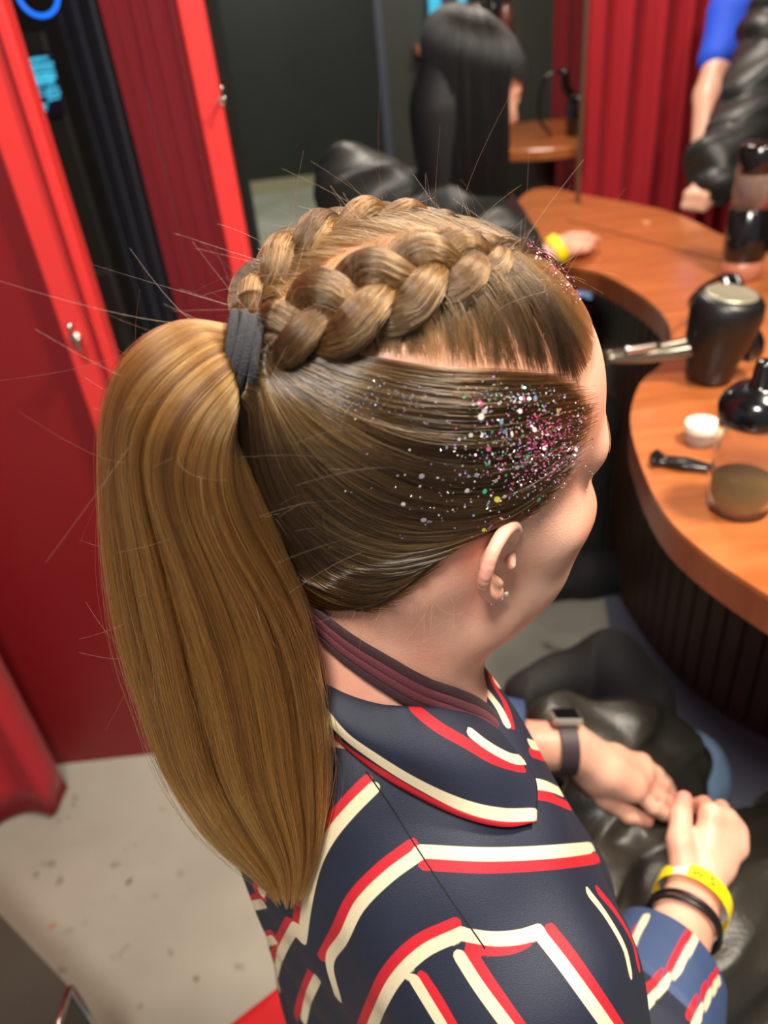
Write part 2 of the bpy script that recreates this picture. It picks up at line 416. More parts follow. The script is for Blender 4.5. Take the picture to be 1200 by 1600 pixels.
for l in [(35, 96, 74, 90, .0085), (36, 105, 82, 99, .010), (38, 112, 83, 107, .008), (40, 120, 86, 115, .010), (42, 127, 87, 121, .010), (48, 133, 84, 128, .009), (72, 140, 90, 137, .009), (71, 148, 93, 145, .009), (74, 156, 92, 152, .008), (56, 167, 73, 164, .009), (57, 174, 72, 171, .008), (56, 142, 69, 141, .005), (57, 150, 69, 149, .005)]: sign_line(*l)
rp = at_y(58, -12, YS); th_ = np.linspace(0, 2 * math.pi, 41)
v, f = tube(np.array([rp + np.array([0.050 * math.cos(a), 0, 0.050 * math.sin(a)]) for a in th_]), 0.005, 8, cap=False)
ring = mesh('ring_lamp', v, f, M_BLUE); tag(ring, 'glowing blue ring lamp above the cyan sign', 'lamp')
# switch plate on the black booth wall
cpv = at_y(168, 462, 2.2)
bm = bmesh.new(); box(bm, tuple(cpv), (0.06, 0.04, 0.14), bevel=0.004); wp = bm_obj('equipment_box', bm, mat('dark_plastic', lin(46, 40, 44), 0.5)); 
tag(wp, 'dark grey box standing in the shade of the doorway', 'box'); bm = bmesh.new(); box(bm, (cpv[0], cpv[1], (cpv[2] - 0.07) / 2), (0.03, 0.03, cpv[2] - 0.07)); under_(bm_obj('post', bm, M_BLACKWALL), wp); wp.location = (0, 0, 0)

# ------------------------------------------------------------------ counter
TZ = 0.88
def wood_mat(name, c0, c1, rough, coat):
    m = mat(name, lin(*c0), rough, coat=coat); nt = m.node_tree; L = nt.links; b = nt.nodes['Principled BSDF']; b.inputs['Coat Roughness'].default_value = 0.15
    tc = nd(nt, 'ShaderNodeTexCoord'); mp = nd(nt, 'ShaderNodeMapping'); mp.inputs['Rotation'].default_value = (0, 0, -1.13); mp.inputs['Scale'].default_value = (3, 26, 8); L.new(tc.outputs['Object'], mp.inputs[0])
    n = nd(nt, 'ShaderNodeTexNoise', i_Scale=1.6, i_Detail=6.0); n.inputs['Distortion'].default_value = 0.6; L.new(mp.outputs[0], n.inputs[0])
    r = nd(nt, 'ShaderNodeValToRGB'); r.color_ramp.elements[0].position = 0.3; r.color_ramp.elements[1].position = 0.7; r.color_ramp.elements[0].color = (*lin(*c0), 1); r.color_ramp.elements[1].color = (*lin(*c1), 1)
    L.new(n.outputs[0], r.inputs[0]); L.new(r.outputs[0], b.inputs['Base Color']); return m
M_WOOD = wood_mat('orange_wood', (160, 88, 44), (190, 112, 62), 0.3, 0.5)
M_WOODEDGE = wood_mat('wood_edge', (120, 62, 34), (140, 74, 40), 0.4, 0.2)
M_WOODDARK = wood_mat('dark_slat_wood', (52, 30, 20), (72, 42, 26), 0.5, 0.0)
near_e = [(1300, 985), (1200, 930), (1100, 862), (1040, 803), (1003, 730), (985, 655), (1000, 600), (1030, 572), (1048, 545), (1042, 500), (1003, 462), (942, 428), (890, 414), (845, 398), (808, 372), (797, 345), (806, 318), (830, 297), (866, 294), (905, 303), (1000, 320), (1062, 336), (1130, 368), (1205, 396), (1270, 420)]
ol = spline(np.array([at_z(a, b, TZ)[:2] for a, b in near_e] + [np.array(q_) for q_ in ((1.12, 1.36), (1.32, 1.15), (1.36, 0.85), (1.22, 0.56), (0.95, 0.42), (0.62, 0.40))]), 190)
counter = empty('wooden_counter', (float(ol[:, 0].mean()), float(ol[:, 1].mean()), 0.0)); tag(counter, 'curved orange wooden counter with a scooped front edge', 'counter')
M2 = lambda o: under_(o, counter)
V, Fc = prism(ol, TZ - 0.006, TZ); M2(mesh('counter_top', V, Fc, M_WOOD, smooth=False))
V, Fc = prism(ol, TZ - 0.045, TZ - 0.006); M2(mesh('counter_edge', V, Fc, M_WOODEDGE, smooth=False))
# foot line of the mirror; the counter beyond is its reflection, built solid
sa, sb_ = at_z(886, 344, TZ), at_z(1210, 430, TZ); sd = (sb_ - sa) / np.linalg.norm(sb_ - sa); sn_ = np.array([-sd[1], sd[0], 0])
bm = bmesh.new(); vs_ = [bm.verts.new(tuple(p)) for p in (sa - sn_ * .003 + (0, 0, -.002), sb_ - sn_ * .003 + (0, 0, -.002), sb_ + sn_ * .003 + (0, 0, -.002), sa + sn_ * .003 + (0, 0, -.002), sa - sn_ * .003 + (0, 0, .0012), sb_ - sn_ * .003 + (0, 0, .0012), sb_ + sn_ * .003 + (0, 0, .0012), sa + sn_ * .003 + (0, 0, .0012))]
for q in ((0, 3, 2, 1), (4, 5, 6, 7), (0, 1, 5, 4), (1, 2, 6, 5), (2, 3, 7, 6), (3, 0, 4, 7)): bm.faces.new([vs_[i] for i in q])
M2(bm_obj('mirror_foot_strip', bm, mat('mirror_foot_brown', lin(110, 56, 28), 0.5)))
# slatted front below, set back from the edge
inner = spline(np.array([at_z(x_, y_, 0)[:2] for x_, y_ in [(1280, 1215), (1205, 1162), (1130, 1118), (1060, 1060), (1000, 985), (955, 905), (930, 830), (905, 760)]]), 60)
inner = [p for p in inner]
seg = np.r_[0, np.cumsum(np.linalg.norm(np.diff(inner, axis=0), axis=1))]
sl_me = bpy.data.meshes.new('slat'); bm = bmesh.new(); box(bm, (0, 0, 0), (0.038, 0.018, TZ - 0.06), bevel=0.003); bm.to_mesh(sl_me); bm.free(); sl_me.materials.append(M_WOODDARK)
for k in range(int(seg[-1] / 0.042)):
    s_ = k * 0.042 + 0.02; p = [np.interp(s_, seg, [q[i] for q in inner]) for i in range(2)]; p2 = [np.interp(s_ + 0.01, seg, [q[i] for q in inner]) for i in range(2)]
    o = bpy.data.objects.new('slat', sl_me); C.objects.link(o); o.location = (p[0] - counter.location.x, p[1] - counter.location.y, (TZ - 0.06) / 2 + 0.015); o.rotation_euler = (0, 0, math.atan2(p2[1] - p[1], p2[0] - p[0])); o.parent = counter
V, Fc = prism([p + np.array([0.02, 0.02]) for p in inner] + [np.array([0.85, 2.0]), np.array([0.92, 1.55]), np.array([1.22, 1.15]), np.array([1.2, 0.8]), np.array([1.0, 0.62])], 0.0, TZ - 0.046); M2(mesh('counter_base', V, Fc, mat('base_black', lin(24, 18, 16), 0.7), smooth=False))
mt = [at_z(x_, y_, 0.0)[:2] for x_, y_ in [(938, 880), (948, 960), (962, 1060), (1010, 1320), (1420, 1560), (1500, 1150), (1060, 840)]]
V, Fc = prism(mt, 0.0005, 0.006); tag(mesh('floor_mat', V, Fc, mat('slate_rubber', lin(104, 107, 124), 0.8, bump=0.3, bscale=150), smooth=False), 'dark slate floor mat in front of the slatted counter', 'mat')
# edge strip of the mirror; the red curtain reflected in it is built solid
M_STRIP = mat('aged_brass', lin(120, 92, 72), 0.35, 0.6)
bp0 = at_z(902, 316, TZ)
bm = bmesh.new(); box(bm, (bp0[0], bp0[1], TZ + 0.9), (0.012, 0.012, 1.8), bevel=0.002); es = bm_obj('mirror_edge_strip', bm, M_STRIP); tag(es, 'thin upright metal edge strip of the mirror standing on the counter', 'strip')
y0c = 2.84
drape('curtain', (at_y(912, 150, y0c)[0], y0c), (at_y(1095, 150, 2.84)[0] + 0.9, 3.06), 0.015, 2.6, 13, 0.030, M_DRAPE2, 'wide pleated red curtain, a mirror reflection built solid behind the counter', 11)
drape('curtain', (at_y(868, 60, 3.8)[0], 3.82), (at_y(914, 60, 3.8)[0], 3.80), 0.015, 2.6, 2, 0.02, M_DRAPE, 'narrow dark red curtain strip left of the upright metal strip', 12)
# far round table
tc_ = at_z(850, 208, TZ)
ft = empty('round_table', (float(tc_[0]), float(tc_[1]), 0)); tag(ft, 'round orange wooden table in the far corner beyond the dark-haired person', 'table')
bm = bmesh.new(); lathe(bm, (tc_[0], tc_[1], TZ - 0.04), (0, 0, 1), [(0, 0.33), (0.005, 0.335), (0.035, 0.335), (0.04, 0.33)], 48); under_(bm_obj('table_top', bm, M_WOOD), ft)
bm = bmesh.new(); lathe(bm, (tc_[0], tc_[1], 0.0), (0, 0, 1), [(0, 0.2), (0.02, 0.2), (0.03, 0.05), (TZ - 0.045, 0.05)], 24); under_(bm_obj('pedestal', bm, M_WOODDARK), ft)
# ================================================================== the seated woman: body
HR = np.array([[0.3847, 0.9148, 0.1231], [-0.9178, 0.3933, -0.0546], [-0.0984, -0.0919, 0.9909]])
HT = np.array([0.0217, 0.3326, 1.1921])
def H(x, y, z): return HT + HR @ (np.array([x, y, z]) * 0.01)      # head frame in cm: x her right, y front, z up, origin between the ears
def head_shape(F, H, R, k=1.0, face=True):
    c = 0.01 * k
    F.ell(H(0, -1.2, 5.0), np.array([7.2, 8.6, 7.6]) * c, R, 0.01 * k)
    F.ell(H(0, 2.4, 4.2), np.array([6.3, 6.0, 6.5]) * c, R, 0.02 * k)
    F.ell(H(0, 2.7, -2.2), np.array([5.6, 5.6, 7.2]) * c, R, 0.02 * k)
    F.ell(H(0, -0.6, 0.2), np.array([6.6, 6.9, 6.0]) * c, R, 0.02 * k)
    for s in (-1, 1):
        F.cap(H(4.9 * s, 1.2, -5.2), H(1.4 * s, 6.4, -8.6), 1.6 * c, 1.5 * c, 0.025 * k)
        F.ell(H(3.3 * s, 4.2, -4.0), np.array([2.5, 2.7, 2.8]) * c, R, 0.02 * k)
        F.cap(H(5.1 * s, 4.2, -0.6), H(3.5 * s, 6.4, -1.2), 1.6 * c, 1.6 * c, 0.02 * k)
        F.cap(H(4.4 * s, 6.1, 3.0), H(1.0 * s, 7.9, 3.2), 1.1 * c, 1.1 * c, 0.012 * k)
        if face:
            F.ell(H(3.1 * s, 8.6, 1.5), np.array([1.5, 1.0, 1.0]) * c, R, 0.01 * k, -1)
            F.ell(H(3.1 * s, 7.2, 1.5), np.array([1.25, 1.2, 1.1]) * c, R, 0.003 * k)
    F.ell(H(0, 7.1, -8.2), np.array([1.9, 1.6, 1.6]) * c, R, 0.015 * k)
    if face:
        F.cap(H(0, 8.0, 2.4), H(0, 9.7, -1.6), 0.7 * c, 1.0 * c, 0.01 * k)
        for s in (-1, 1): F.ell(H(1.0 * s, 8.9, -2.0), np.array([0.75, 0.9, 0.7]) * c, R, 0.006 * k)
        F.cap(H(-1.7, 7.7, -4.6), H(1.7, 7.7, -4.6), 0.5 * c, None, 0.008 * k)
        F.cap(H(0, 8.2, -4.5), H(0, 8.2, -4.5), 0.7 * c, None, 0.008 * k)
        F.cap(H(-1.4, 7.7, -5.6), H(1.4, 7.7, -5.6), 0.6 * c, None, 0.006 * k)
NB = np.array([-0.012, 0.316, 1.050])      # base of the neck
FB = np.array([0.84, 0.54, 0.0]); FB /= np.linalg.norm(FB)
RB = np.array([FB[1], -FB[0], 0.0]); ZB = np.array([0, 0, 1.0])
def Bp(x, y, z): return NB + x * RB + y * FB + z * ZB
ACR = Bp(0.130, -0.015, -0.090); ACL = Bp(-0.150, 0.01, -0.065)
ELR = Bp(0.172, 0.015, -0.315); ELL = Bp(-0.20, 0.10, -0.31)
WRR = at(1083, 1402, 0.72); WRL = at(890, 1166, 0.83)
body_f = Field((-0.26, 0.06, 0.50), (0.46, 0.76, 1.345), 0.0026)
bf = body_f
head_shape(bf, H, HR)
bf.cap(H(0, -1.2, -2), NB + FB * -0.008, 0.052, 0.054, 0.03)
bf.cap(H(4.6, -3.2, -1.5), NB + FB * 0.03 + RB * 0.018, 0.014, 0.012, 0.02)
bf.cap(H(-4.6, -3.2, -1.5), NB + FB * 0.03 - RB * 0.018, 0.014, 0.012, 0.02)
for s, AC, EL, WR in ((1, ACR, ELR, WRR), (-1, ACL, ELL, WRL)):
    bf.cap(NB + FB * -0.015 - ZB * 0.012, AC - ZB * 0.016, 0.034, 0.034, 0.04)
    bf.chain([AC - ZB * 0.01, EL, WR], [0.042, 0.034, 0.0255], 0.02)
    bf.cap(EL * 0.75 + WR * 0.25, EL * 0.4 + WR * 0.6, 0.037, 0.031, 0.02)
bf.ell(Bp(0, -0.005, -0.13), (0.135, 0.08, 0.15), np.stack([RB, FB, ZB], 1), 0.05)
bf.ell(Bp(0, 0, -0.36), (0.115, 0.085, 0.2), np.stack([RB, FB, ZB], 1), 0.05)
def hand(f, W, mc, fing, thumb, r=0.0080):
    for K in mc: f.cap(W * 0.8 + mc[1] * 0.2, K, 0.0155, 0.0102, 0.012)
    for i in range(3): f.cap(mc[i], mc[i + 1], 0.0095, None, 0.008)
    f.cap(mc[0] * 0.6 + W * 0.4, mc[3] * 0.6 + W * 0.4, 0.012, None, 0.012)
    for K, (p, t) in zip(mc, fing):
        d = t * 0.55 + p * 0.45 + (p - K) * 0.10
        f.chain([K, p, d, t], [r * 1.1, r, r * 0.92, r * 0.82], 0.0022)
    f.chain(thumb, [0.0150, 0.0118, 0.0098, 0.0082], 0.006)
RMC = [at(1110, 1272, .752), at(1133, 1281, .760), at(1148, 1300, .760), at(1150, 1325, .752)]
RFI = [(at(1100, 1256, .785), at(1076, 1264, .802)), (at(1127, 1262, .800), at(1098, 1272, .822)), (at(1146, 1284, .800), at(1114, 1292, .822)), (at(1152, 1310, .792), at(1122, 1318, .812))]
RTH = [at(1072, 1372, .722), at(1062, 1316, .735), at(1063, 1276, .752), at(1069, 1248, .768)]
LMC = [at(992, 1233, .838), at(1000, 1222, .850), at(1006, 1206, .860), at(1002, 1192, .872)]
LFI = [(at(1020, 1262, .840), at(1045, 1276, .860)), (at(1030, 1246, .858), at(1054, 1262, .880)), (at(1034, 1226, .872), at(1054, 1248, .894)), (at(1026, 1208, .886), at(1048, 1232, .902))]
LTH = [at(914, 1205, .838), at(946, 1246, .846), at(982, 1272, .850), at(1010, 1283, .856)]
hand(bf, WRR, RMC, RFI, RTH); hand(bf, WRL, LMC, LFI, LTH)
bf.chain([WRL, at(945, 1205, .832), at(990, 1222, .836)], [.021, .019, .0125], .012)
bf.cap(at(935, 1215, .838), at(985, 1236, .836), .017, .011, .010)
BV, BQ = bf.surface(2)
del bf, body_f

def ear_shape(sgn):
    f = Field(*[(np.min([H(sgn * x, y, z) for x in (5.8, 9.8) for y in (-4, 2) for z in (-4.6, 4.6)], 0)), (np.max([H(sgn * x, y, z) for x in (5.8, 9.8) for y in (-4, 2) for z in (-4.6, 4.6)], 0))], 0.0009)
    E = lambda x, y, z: H(sgn * (6.7 + (x - 6.7) * 0.8), -0.1 + (y + 0.4) * 0.70, 0.1 + z * 0.68)
    hp = [(6.5, 0.9, 0.6), (6.9, 0.8, 2.0), (7.3, 0.0, 3.0), (7.9, -1.2, 3.1), (8.3, -2.1, 2.2), (8.4, -2.4, 0.8), (8.0, -2.0, -0.8), (7.5, -1.2, -2.2), (7.1, -0.4, -2.9)]
    hs = spline(hp, 22)
    for i in range(21): f.cap(E(*hs[i]), E(*hs[i + 1]), 0.0026, None, 0.002)
    for q in hs[3:]: f.cap(E(6.5, -0.9, 0.1), E(*(q * 0.92 + np.array([6.6, -0.9, 0.2]) * 0.08)), 0.0022, 0.0017, 0.002)
    f.ell(E(7.15, -0.35, -2.75), (0.0034, 0.0046, 0.0052), HR, 0.004)
    f.cap(E(6.6, 0.9, -0.2), E(7.25, 0.55, -0.5), 0.003, 0.0024, 0.003)
    f.cap(E(7.0, -0.9, -1.5), E(7.3, -0.2, -1.7), 0.0027, 0.0022, 0.003)
    f.cap(E(7.6, -1.3, 1.8), E(7.4, -1.2, -0.8), 0.002, None, 0.003)
    f.ell(E(7.5, -0.35, 0.2), (0.0045, 0.005, 0.0072), HR, 0.003, -1)
    return f.surface(2)
BODY_V, BODY_Q = [BV], [BQ]
for sg in (1, -1):
    v, q = ear_shape(sg); BODY_Q.append(q + sum(len(a) for a in BODY_V)); BODY_V.append(v)
BV, BQ = np.concatenate(BODY_V), np.concatenate(BODY_Q)

def skin_mat():
    m = mat('skin', lin(228, 172, 146), 0.42, sss=0.35, bump=0.12, bscale=900)
    nt = m.node_tree; b = nt.nodes['Principled BSDF']
    n = nd(nt, 'ShaderNodeTexNoise', i_Scale=22.0, i_Detail=4.0); tc = nd(nt, 'ShaderNodeTexCoord'); nt.links.new(tc.outputs['Object'], n.inputs[0])
    r = nd(nt, 'ShaderNodeValToRGB'); r.color_ramp.elements[0].position = 0.3; r.color_ramp.elements[1].position = 0.72
    r.color_ramp.elements[0].color = (*lin(222, 158, 134), 1); r.color_ramp.elements[1].color = (*lin(234, 186, 160), 1)
    nt.links.new(n.outputs[0], r.inputs[0])
    at_ = nd(nt, 'ShaderNodeAttribute', attribute_name='flush')
    x = nd(nt, 'ShaderNodeMix', data_type='RGBA'); x.inputs[7].default_value = (*lin(226, 122, 112), 1)
    nt.links.new(at_.outputs['Fac'], x.inputs[0]); nt.links.new(r.outputs[0], x.inputs[6])
    a2 = nd(nt, 'ShaderNodeAttribute', attribute_name='stubble'); y = nd(nt, 'ShaderNodeMix', data_type='RGBA'); y.inputs[7].default_value = (*lin(150, 112, 88), 1)
    nt.links.new(a2.outputs['Fac'], y.inputs[0]); nt.links.new(x.outputs[2], y.inputs[6]); nt.links.new(y.outputs[2], b.inputs['Base Color'])
    return m
M_SKIN = skin_mat()
woman = empty('person', (float(NB[0]), float(NB[1]), 0.46))
tag(woman, 'seated person in navy striped blouse with braids, high ponytail and glittered temple', 'person')
body = fast_mesh('body', BV, BQ, M_SKIN, woman)
fl = np.zeros(len(BV))
for p, rad, a in [(RTH[3], 0.014, .7), (RFI[0][0], 0.016, .35), (RMC[2], .02, .25), (LFI[0][1], .013, .6), (LFI[1][1], .013, .6), (LTH[3], .013, .5), (H(7.4, -.4, -2.6), .014, .35), (H(8.2, -2, 1), .02, .3), (H(5.5, 6, -1), .025, .12), (H(0, 8.0, -5), .013, .7), (H(1.2, 7.8, -5), .009, .6), (H(-1.2, 7.8, -5), .009, .6)]:
    fl = np.maximum(fl, a * np.clip(1.4 - np.linalg.norm(BV - p, axis=1) / rad, 0, 1))
vattr(body, 'flush', fl)
BODY_BVH = bvh_of(BV, BQ)
# ================================================================== hair
rs = np.random.RandomState(7)
def hair_mat(name, rough=0.28, coat=0.0, gain=1.0):
    m = bpy.data.materials.new(name); m.use_nodes = True; nt = m.node_tree
    nt.nodes.remove(nt.nodes['Principled BSDF'])
    h = nd(nt, 'ShaderNodeBsdfHairPrincipled'); h.model = 'CHIANG'; h.parametrization = 'COLOR'
    h.inputs['Roughness'].default_value = rough; h.inputs['Radial Roughness'].default_value = 0.45; h.inputs['Coat'].default_value = coat
    h.inputs['Random Roughness'].default_value = 0.2
    a = nd(nt, 'ShaderNodeAttribute', attribute_name='tint')
    nt.links.new(a.outputs['Color'], h.inputs['Color'])
    nt.links.new(h.outputs[0], nt.nodes['Material Output'].inputs[0])
    return m
M_HAIR = hair_mat('brown_hair', 0.30)
M_SLICK = hair_mat('wet_slicked_hair', 0.22, 0.5)
M_BLACK = hair_mat('black_hair', 0.30, 0.0)
def curves(name, P, col, m, parent, r0=0.00011, r1=None, root=0.35):
    """P (strands, points, 3), col (strands, points, 3) or (strands, 3)"""
    n, k = P.shape[:2]
    cu = bpy.data.hair_curves.new(name); cu.add_curves([k] * n)
    cu.attributes['position'].data.foreach_set('vector', np.ascontiguousarray(P, np.float32).ravel())
    rr = cu.attributes.new('radius', 'FLOAT', 'POINT')
    rad = np.broadcast_to(np.asarray(r0, float).reshape(-1, 1) if np.ndim(r0) else np.full((1, 1), r0), (n, k)) * (np.linspace(1, 0.55 if r1 is None else r1, k) * np.interp(np.linspace(0, 1, k), [0, 0.15], [root, 1]))[None]
    rr.data.foreach_set('value', np.ascontiguousarray(rad, np.float32).ravel())
    if col.ndim == 2: col = np.repeat(col[:, None], k, 1)
    ca = cu.attributes.new('tint', 'FLOAT_COLOR', 'POINT')
    ca.data.foreach_set('color', np.concatenate([np.clip(col, 0.002, 0.98), np.ones((n, k, 1))], 2).astype(np.float32).ravel())
    return link(name, cu, m, parent)
def tints(n, dark, light, power=1.0, seed=0):
    r = np.random.RandomState(seed); t = r.rand(n, 1) ** power
    return (np.array(dark) * (1 - t) + np.array(light) * t) * (0.8 + 0.4 * r.rand(n, 1))
def near(P):
    q = np.asarray(P, float).reshape(-1, 3); o = np.empty_like(q); nn = np.empty_like(q)
    for i, v in enumerate(q):
        l, n_, _, _ = HEAD_BVH.find_nearest(Vector(v)); o[i] = l; nn[i] = n_
    return o.reshape(np.shape(P)), nn.reshape(np.shape(P))
_hl = (BV - HT) @ HR
_hm = (_hl[:, 2] > -0.11) & (np.arange(len(BV)) < len(BODY_V[0]))
_q = BQ[_hm[BQ].all(1)]
HEAD_BVH = bvh_of(BV, _q)
def on_head(pts): return np.array([h_[0] for h_ in (hit(HEAD_BVH, *p) for p in pts) if h_ is not None])
def mirror(P): 
    l = (np.asarray(P) - HT) @ HR; l[..., 0] *= -1; return l @ HR.T + HT
# the tie: the base of the ponytail
_p, _n = hit(HEAD_BVH, 398, 556)
_l = (_p - HT) @ HR; _l[0] *= 0.25
TIE_AX = -RIGHT * 0.93 + UP * 0.20 - FWD * 0.20; TIE_AX /= np.linalg.norm(TIE_AX)
TIE = at(378, 556, float((_p - EYE) @ FWD) - 0.004)
TIE_R = 0.0150
TU, TV, _ = frame_of(TIE_AX)

# --- slicked side: lines the hair follows from the hairline to the tie
GUIDES = [[(890, 582), (800, 578), (690, 574), (590, 561), (500, 547), (440, 541)],
          [(872, 596), (790, 596), (690, 594), (590, 578), (500, 556), (440, 546)],
          [(903, 622), (800, 636), (690, 636), (580, 618), (490, 584), (432, 556)],
          [(908, 656), (810, 686), (690, 690), (585, 664), (492, 616), (430, 566)],
          [(896, 698), (806, 742), (700, 752), (600, 722), (500, 660), (430, 578)],
          [(876, 738), (792, 786), (700, 798), (600, 776), (502, 708), (430, 592)],
          [(846, 780), (776, 812), (692, 832), (592, 824), (494, 758), (428, 606)],
          [(806, 812), (748, 826), (680, 850), (596, 858), (496, 808), (424, 622)],
          [(716, 846), (660, 880), (590, 896), (520, 878), (455, 800), (415, 640)],
          [(668, 888), (618, 918), (555, 924), (490, 890), (435, 800), (402, 650)],
          [(612, 930), (560, 942), (505, 926), (450, 870), (410, 780), (388, 660)],
          [(545, 948), (500, 940), (456, 905), (415, 840), (385, 760), (372, 670)]]
gl = []
for g in GUIDES:
    pts = []
    for p in g:
        h_ = hit(HEAD_BVH, *p)
        if h_ is not None: pts.append(h_[0])
    gl.append(spline(pts, 6))
gl = np.array(gl)
ml = (gl[-1] - HT) @ HR                     # carry the lines on to the back midline, then mirrored past it
mid = ml.copy(); mid[:, 0] = 0
gl = np.concatenate([gl, (mid @ HR.T + HT)[None]])
NS, NT = 140, 30
gd = spline(gl, NS); gd = np.swapaxes(spline(np.swapaxes(gd, 0, 1), NT), 0, 1)
gp, gn = near(gd)
def sample(G, s, t):
    a = np.clip(s, 0, 1) * (NS - 1.001); b = np.clip(t, 0, 1) * (NT - 1.001)
    i, j = a.astype(int), b.astype(int); u, v = (a - i)[..., None], (b - j)[..., None]
    return (G[i, j] * (1 - u) + G[i + 1, j] * u) * (1 - v) + (G[i, j + 1] * (1 - u) + G[i + 1, j + 1] * u) * v
def gather(P, nrm, rad):
    """add the last bend of each strand into the tie"""
    d = P[:, -1] - TIE; d = d - TIE_AX * (d @ TIE_AX)[:, None]; d /= np.linalg.norm(d, axis=1)[:, None]
    e = TIE - TIE_AX * 0.004 + d * rad[:, None] * TIE_R * 0.85
    f = TIE + TIE_AX * 0.004 + d * rad[:, None] * TIE_R * 0.80
    m = P[:, -1] * 0.45 + e * 0.55 + nrm[:, -1] * 0.004
    return np.concatenate([P, m[:, None], e[:, None], f[:, None]], 1)
def slick(n, seed, k=16):
    r = np.random.RandomState(seed)
    s0 = r.rand(n); thin = (s0 < 0.10) & (r.rand(n) > s0 * 7); s0 = np.where(thin, 0.10 + 0.9 * r.rand(n), s0); nc = 190; cl = np.floor(s0 * nc); cc = (cl + 0.5) / nc
    pull = 0.25 + 0.55 * r.rand(n)
    t0 = np.clip(r.rand(n) ** 1.9 * 0.6 - 0.02 + 0.02 * r.randn(n), 0, 0.8)
    t = t0[:, None] + (1 - t0)[:, None] * np.linspace(0, 1, k)[None]
    wet = np.clip((t - 0.05) * 4, 0, 1)
    s = s0[:, None] + (cc - s0)[:, None] * pull[:, None] * wet + 0.010 * np.sin(t * (3 + 5 * r.rand(n))[:, None] + 6.28 * r.rand(n)[:, None]) * wet * (0.4 + r.rand(n))[:, None]
    P = sample(gp, s, t); N_ = sample(gn, s, t)
    ext = np.where(s0 > 0.62, 0.020, 0.014) * r.rand(n) ** 1.5 * (r.rand(n) < 0.7) * (t0 < 0.08)
    e_ = P[:, 0] - P[:, 1]; P[:, 0] += e_ / (np.linalg.norm(e_, axis=1)[:, None] + 1e-9) * ext[:, None]
    ch = np.random.RandomState(3).rand(nc + 1)
    lift = 0.0006 + (0.0012 * ch[cl.astype(int)] + 0.0022 * r.rand(n) ** 2)[:, None] * np.clip((t - t0[:, None]) * 5, 0, 1) + 0.004 * np.clip(t - 0.75, 0, 1) ** 1.0 * r.rand(n)[:, None] * 4
    P = P + N_ * lift[..., None]
    return gather(P, N_, 0.55 + 0.45 * r.rand(n)), s0, t0
P1, s1, _ = slick(11500, 11)
P2, s2, _ = slick(5000, 12); P2 = mirror(P2)
# mirrored strands end in the same tie
P2[:, -2:] = TIE + (P2[:, -2:] - mirror(TIE[None])[0]) * 0.6; P2[:, -3] = P2[:, -4] * 0.5 + P2[:, -2] * 0.5
P2 = P2
dk, lt = np.array([0.010, 0.0052, 0.0022]), np.array([0.145, 0.076, 0.027])
c1 = tints(len(P1), dk, lt, 1.9, 5); c2 = tints(len(P2), dk, lt, 1.6, 6)
streak = 0.45 + 1.1 * np.random.RandomState(8).rand(191)[np.floor(s1 * 190).astype(int)]
c1 *= streak[:, None]
slick_o = curves('slicked_hair', np.concatenate([P1, P2]), np.concatenate([c1, c2]), M_SLICK, woman, 0.00010 + 0.00010 * np.random.RandomState(9).rand(len(P1) + len(P2)) ** 2, 0.8)
tag(slick_o, 'slicked dark brown side hair combed back to the ponytail')

# --- braids: three plaited strands standing proud of the head, from the forehead to the tie
BR = on_head([(868, 398), (838, 390), (792, 398), (722, 422), (642, 452), (562, 484), (492, 510), (436, 534)])
BRP = np.concatenate([spline(BR, 60)]); BRP, BRN = near(BRP)
BRP = np.concatenate([BRP, (BRP[-1] * 0.55 + (TIE - TIE_AX * 0.006) * 0.45 - BRN[-1] * 0.002)[None]])
BRN = np.concatenate([BRN, BRN[-1:]])
nb = 150
bp_, bn_ = spline(BRP, nb), spline(BRN, nb)
bl = np.r_[0, np.cumsum(np.linalg.norm(np.diff(bp_, axis=0), axis=1))]; BL = bl[-1]
even = np.linspace(0, BL, nb)
bp_ = np.stack([np.interp(even, bl, bp_[:, i]) for i in range(3)], 1); bn_ = np.stack([np.interp(even, bl, bn_[:, i]) for i in range(3)], 1)
bn_ /= np.linalg.norm(bn_, axis=1)[:, None]
btan = np.gradient(bp_, axis=0); btan /= np.linalg.norm(btan, axis=1)[:, None]
bside = np.cross(btan, bn_)
bu = np.linspace(0, 1, nb)
bsz = np.interp(bu, [0, 0.12, 0.35, 0.7, 0.92, 1], [0.30, 0.55, 0.85, 1.0, 0.80, 0.28])
PER = 0.066
phase = np.cumsum(np.r_[0, np.diff(even)] / (PER * (0.55 + 0.45 * bsz))) * 2 * math.pi
def plait(k):
    th = phase + 2 * math.pi * k / 3
    a, b = 0.0112 * bsz, 0.0040 * bsz
    return bp_ + bn_ * (0.0052 * bsz + b * np.sin(2 * th))[:, None] + bside * (a * np.sin(th))[:, None]
M_BRAID = mat('shaded_braid_core', (0.045, 0.024, 0.010), 0.7, var=0.3, vscale=120)  # colour darkened to act as shadow between the hairs
